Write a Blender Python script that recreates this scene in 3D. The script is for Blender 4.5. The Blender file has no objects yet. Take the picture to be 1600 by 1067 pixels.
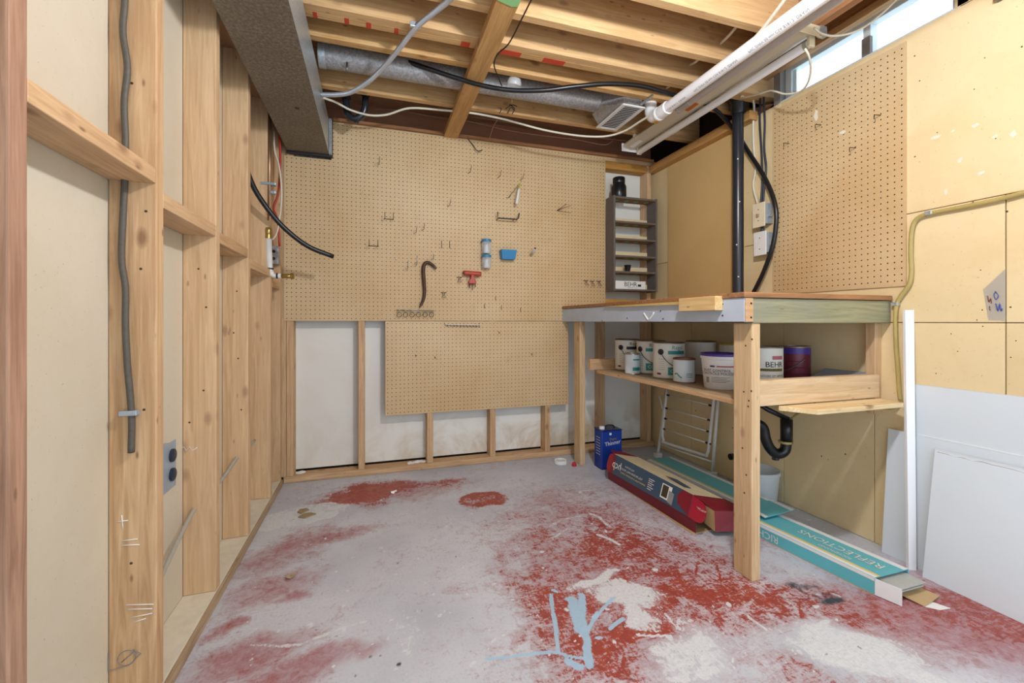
import bpy, math, random
import numpy as np
from mathutils import Vector, Matrix
random.seed(7)
S = bpy.context.scene
C = S.collection
# ------------------------------------------------------------------ camera, world, lights, exposure
CAM_H = 0.95
F = 680.0                      # focal length in pixels of the 1600 px wide frame
HY = 502.0                     # image row of the horizon
TH = math.atan(217.0 / 680.0)  # yaw to the right of the room's long axis
cd = bpy.data.cameras.new('camera'); cam = bpy.data.objects.new('camera', cd); C.objects.link(cam)
cd.sensor_width = 36.0; cd.lens = F / 1600.0 * 36.0; cd.shift_y = (HY - 533.5) / 1600.0
cd.clip_start = 0.02
cam.location = (0, 0, CAM_H); cam.rotation_euler = (math.pi / 2, 0, -TH)
S.camera = cam
w = bpy.data.worlds.new('daylight'); S.world = w; w.use_nodes = True
w.node_tree.nodes['Background'].inputs[0].default_value = (0.72, 0.87, 1.0, 1)
w.node_tree.nodes['Background'].inputs[1].default_value = 1.75
def lamp(name, loc, power, radius, col):
    l = bpy.data.lights.new(name, 'POINT'); l.energy = power; l.shadow_soft_size = radius; l.color = col
    o = bpy.data.objects.new(name, l); C.objects.link(o); o.location = loc; return o
lamp('ceiling_bulb', (0.74, 0.64, 1.98), 46, 0.05, (0.96, 0.97, 1.0))
S.view_settings.view_transform = 'Standard'; S.view_settings.look = 'None'
S.view_settings.gamma = 1.0; S.view_settings.use_curve_mapping = False
S.view_settings.exposure = 0.5
ct, st = math.cos(TH), math.sin(TH)
def D(x, y, Z):                # point seen at pixel x, y at depth Z from the camera
    u = (x - 800) / F
    return Vector((Z * (u * ct + st), Z * (ct - u * st), CAM_H + (HY - y) / F * Z))
def atX(x, y, X): u = (x - 800) / F; return D(x, y, X / (u * ct + st))
def atY(x, y, Y): u = (x - 800) / F; return D(x, y, Y / (ct - u * st))
def atz(x, y, z): return D(x, y, F * (z - CAM_H) / (HY - y))
# ------------------------------------------------------------------ materials
def lin(c):
    if isinstance(c, str): c = [int(c[i:i+2], 16) / 255 for i in (0, 2, 4)]
    return tuple(((v / 12.92) if v <= .04045 else ((v + .055) / 1.055) ** 2.4) for v in c[:3]) + (1,)
class NT:
    def __init__(s, name):
        s.m = bpy.data.materials.new(name); s.m.use_nodes = True; s.t = s.m.node_tree
        s.b = s.t.nodes['Principled BSDF']; s.out = s.t.nodes['Material Output']
    def n(s, typ, **kw):
        nd = s.t.nodes.new(typ)
        for k, v in kw.items(): setattr(nd, k, v)
        return nd
    def link(s, a, b): s.t.links.new(a, b)
    def coord(s, kind='Object', scale=(1, 1, 1), rand=False):
        tc = s.n('ShaderNodeTexCoord'); mp = s.n('ShaderNodeMapping'); mp.inputs['Scale'].default_value = scale
        s.link(tc.outputs[kind], mp.inputs[0])
        if rand:
            oi = s.n('ShaderNodeObjectInfo'); m = s.n('ShaderNodeMath', operation='MULTIPLY'); m.inputs[1].default_value = 37.0
            s.link(oi.outputs['Random'], m.inputs[0])
            cb = s.n('ShaderNodeCombineXYZ')
            for i in range(3): s.link(m.outputs[0], cb.inputs[i])
            s.link(cb.outputs[0], mp.inputs['Location'])
        return mp.outputs[0]
    def noise(s, vec, scale, detail=4, rough=.55, dist=0):
        nd = s.n('ShaderNodeTexNoise'); nd.inputs['Scale'].default_value = scale; nd.inputs['Detail'].default_value = detail
        nd.inputs['Roughness'].default_value = rough; nd.inputs['Distortion'].default_value = dist
        if vec is not None: s.link(vec, nd.inputs['Vector'])
        return nd.outputs['Fac']
    def rng(s, v, a, b, c=0., d=1.):
        nd = s.n('ShaderNodeMapRange'); nd.inputs[1].default_value = a; nd.inputs[2].default_value = b
        nd.inputs[3].default_value = c; nd.inputs[4].default_value = d; s.link(v, nd.inputs[0]); return nd.outputs[0]
    def math(s, op, a, b=None):
        nd = s.n('ShaderNodeMath', operation=op)
        for i, v in enumerate((a, b)):
            if v is None: continue
            if isinstance(v, (int, float)): nd.inputs[i].default_value = v
            else: s.link(v, nd.inputs[i])
        return nd.outputs[0]
    def mix(s, fac, a, b, blend='MIX'):
        nd = s.n('ShaderNodeMix', data_type='RGBA', blend_type=blend)
        if isinstance(fac, (int, float)): nd.inputs[0].default_value = fac
        else: s.link(fac, nd.inputs[0])
        for i, v in ((6, a), (7, b)):
            if isinstance(v, tuple): nd.inputs[i].default_value = v
            else: s.link(v, nd.inputs[i])
        return nd.outputs[2]
    def bump(s, h, strength=.2, dist=.002):
        nd = s.n('ShaderNodeBump'); nd.inputs['Strength'].default_value = strength; nd.inputs['Distance'].default_value = dist
        s.link(h, nd.inputs['Height']); s.link(nd.outputs[0], s.b.inputs['Normal'])
    def fin(s, col=None, rough=.6, metal=0.):
        if col is not None:
            if isinstance(col, tuple): s.b.inputs['Base Color'].default_value = col
            else: s.link(col, s.b.inputs['Base Color'])
        s.b.inputs['Roughness'].default_value = rough; s.b.inputs['Metallic'].default_value = metal
        return s.m
def plain(name, col, rough=.5, metal=0., var=.06, scale=30):
    t = NT(name); c = lin(col); v = t.coord('Object')
    n = t.noise(v, scale, 3)
    d = tuple(x * (1 - 2 * var) for x in c[:3]) + (1,)
    return t.fin(t.mix(n, d, tuple(min(1, x * (1 + var)) for x in c[:3]) + (1,)), rough, metal)
def wood(name, axis, light='D9B78E', dark='B58D63', stain=None, sat=1):
    t = NT(name)
    sc = [22, 22, 22]; sc[axis] = 1.3
    v = t.coord('Object', tuple(sc), True)
    g = t.noise(v, 2.2, 5, .6, 1.2)
    fine = t.noise(v, 11, 3, .6)
    c = t.mix(t.rng(g, .36, .66), lin(light), lin(dark))
    c = t.mix(t.rng(fine, .45, .75, 0, .35), c, lin(dark))
    # knots
    sk = [11, 11, 11]; sk[axis] = 5.5
    vk = t.coord('Object', tuple(sk), True)
    vo = t.n('ShaderNodeTexVoronoi'); vo.inputs['Scale'].default_value = 1.0; t.link(vk, vo.inputs['Vector'])
    kn = t.rng(vo.outputs['Distance'], .06, .17, 1, 0)
    c = t.mix(t.math('MULTIPLY', kn, .75), c, lin('7A4A2C'))
    sm = [34, 34, 34]; sm[axis] = 12
    vm = t.coord('Object', tuple(sm), True); v3 = t.n('ShaderNodeTexVoronoi'); v3.inputs['Scale'].default_value = 1.0; t.link(vm, v3.inputs['Vector'])
    wn = t.n('ShaderNodeTexWhiteNoise'); t.link(v3.outputs['Position'], wn.inputs['Vector'])
    spk = t.math('MULTIPLY', t.rng(v3.outputs['Distance'], .06, .16, 1, 0), t.math('GREATER_THAN', wn.outputs['Value'], .72))
    c = t.mix(t.math('MULTIPLY', spk, .8), c, lin('5E3B22'))
    # board to board and large blotches
    v2 = t.coord('Object', (3, 3, 3), True); bl = t.noise(v2, 1.5, 3)
    c = t.mix(t.rng(bl, .42, .72, 0, .45), c, lin(stain or 'B8906A'))
    oi = t.n('ShaderNodeObjectInfo'); 
    c = t.mix(t.rng(oi.outputs['Random'], 0, 1, 0, .28), c, lin('E4CAA6'))
    t.bump(fine, .15, .001)
    return t.fin(c, .68)
WX, WY, WZ = (wood('raw_lumber_' + 'xyz'[i], i) for i in range(3))
CX, CY = (wood('joist_lumber_' + 'xyz'[i], i, 'DCB67E', 'BC8C50', 'AE7A40') for i in range(2))
OLDW = wood('old_reddish_lumber', 2, 'B28A74', '7C5442', '8E6450')
AMB = wood('amber_lumber', 1, 'CF9C4E', 'A8752F', 'B8863F')
GREENW = wood('green_stained_lumber', 0, '8E9070', '54694F', '56707A')
BROWNW = wood('brown_edge_lumber', 1, 'A9713F', '6E4424', '8A5A33')
BROWNX = wood('brown_edge_lumber_x', 0, 'A9713F', '6E4424', '8A5A33')
def mat_drywall(name, base, dirt, k=.5, streak=False):
    t = NT(name); v = t.coord('Object'); n = t.noise(v, 2.3, 5, .6, .4); f = t.noise(v, 60, 3); sp = t.noise(v, 130, 2)
    c = t.mix(t.rng(n, .45, .75, 0, k), lin(base), lin(dirt))
    c = t.mix(t.rng(sp, .70, .76, 0, .5), c, lin('8A7350'))
    c = t.mix(t.rng(f, .55, .8, 0, .25), c, lin(dirt))
    t.bump(f, .08, .001); return t.fin(c, .62)
M_DRYL = mat_drywall('gypsum_back_left', 'D6CEBC', 'C6BBA2', .5)
def mat_back():
    t = NT('gypsum_white'); v = t.coord('Object'); n = t.noise(v, 2.3, 5, .6, .4); f = t.noise(v, 60, 3); g = t.noise(v, 3.0, 4, .6, 1.5)
    c = t.mix(t.rng(n, .45, .75, 0, .35), lin('E9E9E4'), lin('D6D0BE')); sp = t.n('ShaderNodeSeparateXYZ'); t.link(v, sp.inputs[0])
    damp = t.math('MULTIPLY', t.math('MULTIPLY', t.rng(sp.outputs[2], -.70, -1.0), t.rng(g, .42, .62)), t.rng(sp.outputs[0], -1.2, .5, .25, 1.))
    c = t.mix(t.math('MULTIPLY', damp, .75), c, lin('B99B6A'))
    t.bump(f, .08, .001); return t.fin(c, .62)
M_DRYB = mat_back()
M_WALLR = mat_drywall('yellow_beige_paint', 'E7D3A8', 'D6BC84', .6)
M_DARK = plain('recess_shade', '1C1410', .9)  # near-black colour stands in for shade in gaps and recesses
M_RIM = wood('rim_board_red', 0, 'A04A2C', '7E331C', '8E3B22')
def mat_peg():
    t = NT('hardboard_pegboard'); v = t.coord('Object'); n = t.noise(v, 1.6, 4); f = t.noise(v, 240, 3, .7); b = t.noise(v, 9, 4)
    c = t.mix(t.rng(n, .38, .66), lin('D8BF96'), lin('CBAC7E'))
    c = t.mix(t.rng(f, .35, .7, 0, .30), c, lin('AB8B5E'))
    c = t.mix(t.rng(b, .6, .8, 0, .25), c, lin('B08A55'))
    return t.fin(c, .5)
M_PEG = mat_peg(); M_HOLE = plain('drilled_hole', '4A3018', .9)
M_HB = mat_drywall('smooth_hardboard', 'D6B67E', 'C7A467', .5)
def mat_galv(name, a, b, rough, metal, sc=26):
    t = NT(name); v = t.coord('Object'); vo = t.n('ShaderNodeTexVoronoi'); vo.inputs['Scale'].default_value = sc; t.link(v, vo.inputs['Vector'])
    n = t.noise(v, 90, 4, .7); l = t.noise(v, 5, 4)
    c = t.mix(t.rng(n, .4, .7), lin(a), lin(b)); c = t.mix(t.rng(l, .4, .7, 0, .4), c, lin(a))
    return t.fin(c, rough, metal)
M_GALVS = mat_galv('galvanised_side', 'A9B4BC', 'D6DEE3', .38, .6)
M_GALVB = mat_galv('shade_toned_galv', '6E675C', '9A9387', .6, .25)  # darker galvanised tone: the underside's shade is put into the colour
M_GALV = mat_galv('galvanised_pipe', '8C8C8E', 'B8B8BA', .42, .3)
M_FLEX = plain('flexible_conduit', 'C6CCD3', .32, .5)
M_ARM = plain('grey_cable_jacket', '5F5B54', .6, .2, .15, 120)
M_PALECAB = plain('pale_grey_cable', 'B2B1A8', .55, .1, .1, 60)
M_WHITE = plain('white_plastic', 'E6E8E8', .35)
M_PVC = plain('white_pvc', 'F2F4F8', .3, 0, .02)
M_PVCG = plain('grey_shaded_pvc', 'B9B2AF', .35)  # white PVC with its shade put into the colour as grey
M_CREAM = plain('cream_plastic', 'E3D8BC', .4)
M_BLACK = plain('black_abs', '252A31', .27)
M_HOSE = plain('black_poly_hose', '15181C', .3)
M_DKCAB = plain('dark_blue_cable', '27303F', .4)
M_WIREW = plain('white_cable_jacket', 'E0DCCB', .45)
M_WIREB = plain('brown_wire', 'A08072', .5)
M_WIRER = plain('red_wire', 'B4382C', .45)
M_STEEL = plain('zinc_wire', '7F7B74', .35, .8)
M_STEELD = plain('dark_wire', '3A342E', .45, .6)
M_STEELP = plain('pale_wire', 'B9C2BE', .3, .7)
M_COPPER = plain('copper_pipe', '9A7B62', .35, .8)
M_BRASS = plain('brass_fitting', 'B59A5B', .3, .85)
M_OLIVE = plain('olive_tubing', 'B7A566', .35, 0, .1, 14)
M_BOARD = plain('white_hardboard_panel', 'DCE8F1', .4, 0, .015, 6)
M_BOARD2 = plain('white_panel_paper', 'DFEBF4', .5, 0, .015, 6)
M_EDGE = plain('panel_edge', 'F0F3F4', .6)
M_STRIP = plain('white_trim', 'EEF2F8', .35, 0, .01)
M_GREYP = plain('blue_grey_paint', 'B9C6D8', .5, 0, .08, 9)
M_CHALK = plain('chalk_white', 'F2F2EE', .8)
M_RACK = plain('charcoal_painted_wood', '6A625F', .7, 0, .14, 50)
M_RACKU = plain('raw_shelf_underside', '8A5D33', .7, 0, .12, 40)
M_GREEN = plain('green_disc', '3FA35A', .5)
M_JAR = plain('black_jar', '14171C', .28)
M_SKY = plain('sky_blue_lid', '2F86B4', .35)
M_BIN = plain('blue_bin', '2C86BE', .4)
M_REDT = plain('red_tool_plastic', 'B5432F', .4)
M_RUST = plain('rusty_iron', '5A433A', .6, .4, .2, 60)
M_TIN = plain('tin_lid', 'A9A396', .3, .8)
M_LABW = plain('label_white', 'E4E2DC', .45, 0, .02)
M_LABW2 = plain('label_cool_white', 'D9E3EC', .42, 0, .02)
M_TEAL = plain('teal_ink', '1F8C8C', .45)
M_MAROON = plain('maroon_ink', '7B1F32', .45)
M_INK = plain('black_ink', '22222A', .5)
M_GREYINK = plain('grey_ink', '8C8C90', .5)
M_REDINK = plain('red_ink', 'B3303A', .5)
M_REDCH = plain('red_marker', 'C8452C', .7)
M_PURPLE = plain('purple_lid', '47308F', .4)
M_PURCAN = plain('plum_can', '6A2338', .4, .2)
M_TUB = plain('white_tub', 'E2E0E2', .4, 0, .02)
M_GOLD = plain('gold_ink', '8C7A33', .45)
M_BOXR = plain('crimson_card', '7C1728', .45, 0, .05)
M_BOXN = plain('navy_card', '334C64', .45, 0, .05)
M_CARD = plain('kraft_card', 'C2A77C', .75)
M_CREAMC = plain('cream_card_print', 'D8CBA8', .55, 0, .12, 18)
M_BOXT = plain('teal_card', '62BCC8', .42, 0, .04, 8)
M_BOXW = plain('white_card', 'E8ECEE', .45, 0, .02)
M_YEL = plain('yellow_print', 'E5CF7C', .5)
M_PLANK = plain('grey_laminate_plank', 'B9BDB8', .4, 0, .08, 40)
M_DPLANK = plain('dark_plank_core', '4A4A50', .5)
M_THIN = plain('blue_tin', '1D3FA0', .3, .2, .08, 12)
M_THIN2 = plain('dark_blue_tin', '15255F', .3, .2, .1, 12)
M_REDCAP = plain('red_cap', 'C21F33', .4)
M_ORANGE = plain('orange_sticker', 'C26A1E', .5)
M_TILE = plain('tan_chip', '9C8A68', .7)
M_OUTM = plain('blue_grey_metal', 'A9B8C6', .35, .35)
M_INSUL = plain('pinkish_insulation', 'C08A60', .9, 0, .2, 25)
M_SKYLINE = plain('window_frame_white', 'DCE8EC', .35, 0, .02)
M_STONE = plain('grey_mortar', '8E8A86', .85, 0, .15, 30)
def mat_clear(name, tint, gl=.12, alpha=.8):
    t = NT(name); tr = t.n('ShaderNodeBsdfTransparent'); tr.inputs[0].default_value = tint
    mx = t.n('ShaderNodeMixShader'); mx.inputs[0].default_value = 1 - alpha
    t.fin(lin('E8EDF0'), .15); t.link(tr.outputs[0], mx.inputs[1]); t.link(t.b.outputs[0], mx.inputs[2]); t.link(mx.outputs[0], t.out.inputs[0]); return t.m
M_GLASS = mat_clear('window_glass', (1, 1, 1, 1), .1, .95)
M_JARC = mat_clear('clear_plastic', (.95, .97, .98, 1), .2, .6)
M_FROST = mat_clear('frosted_plastic', (.9, .93, .95, 1), .2, .35)
M_FILM = mat_clear('grey_film', (.85, .84, .82, 1), .2, .78)
# ------------------------------------------------------------------ mesh helpers
W = {}
def setpar(o, p):
    if p is not None:
        o.parent = p; o.matrix_parent_inverse = W[p].inverted()
def tag(o, label, cat, group=None):
    o['label'] = label; o['category'] = cat
    if group: o['group'] = group
    return o
def mk(name, verts, faces, mat, parent=None, smooth=False, bevel=0., centre=True):
    V = [Vector(v) for v in verts]
    if centre:
        lo = [min(v[i] for v in V) for i in range(3)]; hi = [max(v[i] for v in V) for i in range(3)]
        c = Vector(((lo[0] + hi[0]) / 2, (lo[1] + hi[1]) / 2, (lo[2] + hi[2]) / 2))
    else: c = Vector((0, 0, 0))
    me = bpy.data.meshes.new(name); me.from_pydata([v - c for v in V], [], faces); me.update()
    mats = mat if isinstance(mat, list) else [mat]
    for m in mats: me.materials.append(m)
    if smooth:
        for p in me.polygons: p.use_smooth = True
    o = bpy.data.objects.new(name, me); C.objects.link(o); o.location = c; W[o] = Matrix.Translation(c)
    setpar(o, parent)
    if bevel:
        b = o.modifiers.new('edge', 'BEVEL'); b.width = bevel; b.segments = 2; b.limit_method = 'ANGLE'
    return o
def empty(name, loc):
    o = bpy.data.objects.new(name, None); C.objects.link(o); o.location = loc; o.empty_display_size = .05
    W[o] = Matrix.Translation(Vector(loc)); return o
BF = [(0, 3, 2, 1), (4, 5, 6, 7), (0, 1, 5, 4), (1, 2, 6, 5), (2, 3, 7, 6), (3, 0, 4, 7)]
def box(name, x0, x1, y0, y1, z0, z1, mat, parent=None, bevel=.002):
    v = [(x0, y0, z0), (x1, y0, z0), (x1, y1, z0), (x0, y1, z0), (x0, y0, z1), (x1, y0, z1), (x1, y1, z1), (x0, y1, z1)]
    return mk(name, v, BF, mat, parent, False, bevel)
def prism(name, base, off, mat, parent=None, bevel=0.):
    """polygon 'base' pushed along vector 'off' """
    b = [Vector(p) for p in base]; off = Vector(off); n = len(b)
    nrm = Vector((0, 0, 0))
    for i in range(n): nrm += b[i].cross(b[(i + 1) % n])
    if nrm.dot(off) > 0: b.reverse()
    v = b + [p + off for p in b]
    f = [tuple(range(n)), tuple(range(2 * n - 1, n - 1, -1))] + [(i, i + n, (i + 1) % n + n, (i + 1) % n) for i in range(n)]
    return mk(name, v, f, mat, parent, False, bevel)
def spline(pts, k=6):
    pts = [Vector(p) for p in pts]
    if len(pts) < 3: return pts
    out = []
    e = [pts[0] * 2 - pts[1]] + pts + [pts[-1] * 2 - pts[-2]]
    for i in range(1, len(e) - 2):
        a, b, c, d = e[i-1:i+3]
        for j in range(k):
            t = j / k
            out.append(.5 * ((2 * b) + (c - a) * t + (2 * a - 5 * b + 4 * c - d) * t * t + (3 * b - a - 3 * c + d) * t ** 3))
    out.append(pts[-1]); return out
def tube(name, pts, r, mat, parent=None, seg=8, k=6, radii=None):
    P = spline(pts, k) if k else [Vector(p) for p in pts]
    n = len(P); v = []; f = []; up = None
    for i, p in enumerate(P):
        t = (P[min(i + 1, n - 1)] - P[max(i - 1, 0)]).normalized()
        if up is None:
            up = Vector((0, 0, 1)) if abs(t.z) < .9 else Vector((1, 0, 0))
        s = t.cross(up).normalized(); up = s.cross(t).normalized()
        rr = r if radii is None else radii(i / (n - 1))
        for j in range(seg):
            a = 2 * math.pi * j / seg; v.append(p + s * math.cos(a) * rr + up * math.sin(a) * rr)
    for i in range(n - 1):
        for j in range(seg):
            a = i * seg + j; b = i * seg + (j + 1) % seg; f.append((a, b, b + seg, a + seg))
    f.append(tuple(range(seg))[::-1]); f.append(tuple(range((n - 1) * seg, n * seg)))
    return mk(name, v, f, mat, parent, True)
def lathe(name, prof, loc, mat, parent=None, axis=(0, 0, 1), seg=28, smooth=True, close=True):
    ax = Vector(axis).normalized(); q = ax.to_track_quat('Z', 'Y'); loc = Vector(loc); v = []; f = []
    for r, h in prof:
        for j in range(seg):
            a = 2 * math.pi * j / seg; v.append(loc + q @ Vector((r * math.cos(a), r * math.sin(a), h)))
    n = len(prof)
    for i in range(n - 1):
        for j in range(seg):
            a = i * seg + j; b = i * seg + (j + 1) % seg; f.append((a, b, b + seg, a + seg))
    if close: f.append(tuple(range(seg))[::-1]); f.append(tuple(range((n - 1) * seg, n * seg)))
    o = mk(name, v, f, mat, parent, smooth)
    e = o.modifiers.new('split', 'EDGE_SPLIT'); e.split_angle = math.radians(40)
    return o
def cylpatch(name, c, r, z0, z1, a0, a1, mat, parent, seg=12, t=.0006):
    v = []; f = []
    for i in range(seg + 1):
        a = a0 + (a1 - a0) * i / seg
        for z in (z0, z1):
            v.append((c[0] + (r + t) * math.cos(a), c[1] + (r + t) * math.sin(a), z))
    for i in range(seg): f.append((2*i, 2*i+2, 2*i+3, 2*i+1))
    return mk(name, v, f, mat, parent, True)
def text_verts(s, size, space=1.0):
    cu = bpy.data.curves.new('lettering', 'FONT'); cu.body = s; cu.size = size; cu.align_x = 'CENTER'; cu.align_y = 'CENTER'
    cu.resolution_u = 2; cu.space_character = space
    o = bpy.data.objects.new('lettering', cu); C.objects.link(o)
    me = o.to_mesh()
    v = [tuple(p.co) for p in me.vertices]; f = [tuple(p.vertices) for p in me.polygons]
    o.to_mesh_clear(); bpy.data.objects.remove(o); bpy.data.curves.remove(cu)
    return v, f
def text(name, s, size, org, xd, yd, mat, parent, space=1., sx=1.):
    v, f = text_verts(s, size, space)
    org, xd, yd = Vector(org), Vector(xd).normalized(), Vector(yd).normalized(); n = xd.cross(yd).normalized() * .0008
    return mk(name, [org + xd * (p[0] * sx) + yd * p[1] + n for p in v], f, mat, parent)
def ctext(name, s, size, c, r, z, ang, mat, parent, space=1.):
    v, f = text_verts(s, size, space); rr = r + .0012
    return mk(name, [(c[0] + rr * math.cos(ang + p[0] / r), c[1] + rr * math.sin(ang + p[0] / r), z + p[1]) for p in v], f, mat, parent)
def sheet(name, quad, th, mat, parent=None, bevel=0.):
    q = [Vector(p) for p in quad]; n = (q[1] - q[0]).cross(q[2] - q[0]).normalized()
    return prism(name, q, n * -th, mat, parent, bevel)
def structure(o): o['kind'] = 'structure'; return o
# ------------------------------------------------------------------ the setting
XL, XR, YB = -0.505, 2.05, 2.83      # left stud faces, right wall face, back stud faces
YN = -1.2                            # how far the room is built behind the camera
CB = 2.18                            # underside of the joists
# floor: fine grid with paint-wear weights and a painted sheen
xs = np.concatenate([np.linspace(-.75, 2.15, 400)]); ys = np.concatenate([np.linspace(YN, .42, 16)[:-1], np.linspace(.42, 3.0, 380)])
GX, GY = np.meshgrid(xs, ys)
def fp(x, y): p = atz(x, y, 0.0); return p.x, p.y
rng = np.random.default_rng(3)
def vnoise(scale, seed):
    r = np.random.default_rng(seed); g = r.random((64, 64)); x = (GX + 5) * scale; y = (GY + 5) * scale
    xi = np.floor(x).astype(int); yi = np.floor(y).astype(int); fx = x - xi; fy = y - yi
    fx = fx * fx * (3 - 2 * fx); fy = fy * fy * (3 - 2 * fy)
    G = lambda a, b: g[a % 64, b % 64]
    return (G(yi, xi) * (1 - fx) + G(yi, xi + 1) * fx) * (1 - fy) + (G(yi + 1, xi) * (1 - fx) + G(yi + 1, xi + 1) * fx) * fy
wob = (vnoise(9, 1) - .5) * .06 + (vnoise(22, 2) - .5) * .03; wob2 = (vnoise(9, 5) - .5) * .06 + (vnoise(22, 6) - .5) * .03
def blob(px, py, rx, ry, rot=0., soft=.5, wobble=1.):
    cx, cy = fp(px, py); a = math.radians(rot); dx = GX + wob * wobble - cx; dy = GY + wob2 * wobble - cy
    u = (dx * math.cos(a) + dy * math.sin(a)) / rx; v = (-dx * math.sin(a) + dy * math.cos(a)) / ry
    d = np.sqrt(u * u + v * v); return np.clip((1 + soft - d) / (2 * soft), 0, 1)
def stroke(pts, wd, soft=.6):
    m = np.zeros_like(GX); P = [fp(*p) for p in pts]
    for (ax, ay), (bx, by) in zip(P, P[1:]):
        dx, dy = bx - ax, by - ay; L = dx * dx + dy * dy + 1e-9
        t = np.clip(((GX + wob * .25 - ax) * dx + (GY + wob2 * .25 - ay) * dy) / L, 0, 1)
        d = np.hypot(GX + wob * .25 - ax - t * dx, GY + wob2 * .25 - ay - t * dy) / wd
        m = np.maximum(m, np.clip((1 + soft - d) / (2 * soft), 0, 1))
    return m
red = np.full_like(GX, .13)
def add(mask, val):
    global red
    red = red * (1 - mask) + val * mask
add(blob(1000, 880, .55, .50, 0, .6), .50)
add(blob(870, 830, .22, .30, 0, .7), .46)
add(blob(1060, 960, .38, .25, -30, .6), .58)
add(blob(950, 825, .14, .26, 0, .7), .60)
add(blob(965, 860, .10, .10, 0, .7), .72)
add(blob(1200, 940, .26, .12, -25, .6), .64)
add(blob(1030, 905, .10, .10, 0, .7), .64)
add(blob(1060, 800, .10, .40, 8, .7), .32)
add(blob(1230, 960, .08, .05, -25, .5), .72)
add(blob(1290, 1010, .30, .18, -10, .6), .48)
add(blob(1490, 950, .34, .18, -30, .5), .56)
add(blob(1400, 900, .05, .32, 12, .6), .60)
add(blob(870, 950, .12, .16, 0, .7), .62)
add(blob(960, 1015, .18, .10, 0, .7), .72)
add(blob(1000, 990, .08, .06, 0, .6), .74)
add(blob(575, 771, .26, .15, 10, .35), .86)
add(blob(700, 755, .16, .07, 0, .6), .66)
add(blob(752, 781, .115, .105, 0, .12), .92)
add(blob(745, 783, .08, .07, 0, .5), .70)
add(blob(870, 770, .30, .09, 0, .7), .40)
add(blob(450, 860, .22, .10, 40, .7), .30)
add(blob(520, 835, .14, .06, 10, .7), .34)
add(blob(430, 930, .16, .10, 30, .7), .26)
add(blob(400, 1020, .16, .08, 20, .7), .30)
add(blob(350, 985, .07, .04, 20, .5), .45)
add(blob(455, 1050, .2, .07, 0, .6), .28)
add(blob(600, 900, .16, .30, 0, .7), .04)
add(blob(650, 1000, .22, .14, 0, .7), .0)
add(blob(1090, 1045, .16, .10, 0, .6), .06)
add(blob(1310, 1010, .18, .09, -25, .4), .10)
add(blob(1160, 850, .10, .16, 0, .7), .15)
add(blob(1230, 880, .10, .10, 0, .7), .15)
pink = np.maximum.reduce([blob(455, 860, .20, .09, 40, .6) * .8, blob(530, 835, .16, .05, 10, .6) * .8, blob(435, 920, .13, .08, 30, .6) * .75, blob(400, 1020, .15, .07, 20, .5) * .85, blob(350, 985, .07, .04, 20, .3) * .9, blob(470, 1045, .20, .06, 10, .4) * .85,
    blob(450, 935, .05, .03, 10, .4) * .9, blob(1490, 960, .38, .24, -20, .5) * 1.0, blob(1330, 950, .2, .1, -20, .6) * .5, blob(940, 800, .4, .22, 0, .7) * .45, blob(990, 900, .5, .4, 0, .6) * .5, blob(640, 770, .3, .12, 0, .6) * .55, blob(860, 780, .25, .1, 0, .6) * .4, blob(1330, 880, .16, .5, 0, .6) * .6])
white = np.zeros_like(GX)
def addw(m, k=1.):
    global white
    white = np.maximum(white, m * k)
addw(blob(970, 930, .13, .07, -20, .5), .95); addw(blob(1000, 965, .05, .07, 0, .5), .9); addw(blob(930, 905, .12, .03, 10, .5), .8)
addw(blob(1090, 1030, .14, .09, 10, .35), .60); addw(blob(1320, 1010, .19, .085, -25, .3), .72); addw(blob(1400, 1050, .16, .05, -25, .3), .62); addw(blob(1060, 980, .05, .12, 10, .5), .5)
addw(blob(475, 806, .24, .105, 14, .08), .60); addw(blob(640, 990, .07, .16, 0, .7), .45)  # cement patch; the second blob paints the floor's pale reflection
addw(stroke([(390, 1010), (470, 1005), (570, 970)], .008), .6); addw(stroke([(922, 802), (938, 808), (955, 825)], .014), .62); addw(stroke([(860, 822), (875, 812), (915, 803)], .013), .50)
addw(stroke([(852, 845), (870, 838), (890, 822)], .009), .5); addw(stroke([(935, 835), (968, 850)], .009), .85); addw(stroke([(905, 767), (930, 765)], .006), .8)
addw(stroke([(1000, 993), (1050, 995)], .006), .9); addw(stroke([(1170, 960), (1200, 985)], .006), .6); addw(stroke([(985, 978), (1010, 985)], .009), .8)
for i in range(520):
    px, py = rng.uniform(640, 1330), rng.uniform(760, 1060)
    if rng.random() < .25: px = rng.uniform(380, 640)
    cx, cy = fp(px, py); r = .0024 + .008 * rng.random() ** 5; a = rng.uniform(0, 3.1); e = rng.uniform(1, 2.2)
    dx, dy = GX - cx, GY - cy; u = (dx * math.cos(a) + dy * math.sin(a)) / (r * e); v = (-dx * math.sin(a) + dy * math.cos(a)) / r
    addw(np.clip(1.5 - np.hypot(u + wob * 30, v + wob2 * 30), 0, 1), rng.uniform(.5, .95))
blue = np.maximum.reduce([stroke([(906, 930), (908, 970), (918, 1000), (922, 1040)], .013), stroke([(891, 935), (902, 975)], .016), stroke([(884, 936), (893, 938)], .01), blob(905, 975, .03, .045, 0, .4),
    stroke([(862, 930), (866, 975), (872, 1020)], .007), stroke([(760, 1030), (860, 1020), (925, 1030)], .006), stroke([(912, 985), (940, 950), (960, 935)], .006),
    stroke([(890, 1035), (905, 1042)], .015), stroke([(915, 990), (930, 955)], .006), stroke([(955, 980), (975, 968)], .008), blob(873, 922, .014, .01, 0, .4), blob(940, 992, .012, .01, 0, .4)])
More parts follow.
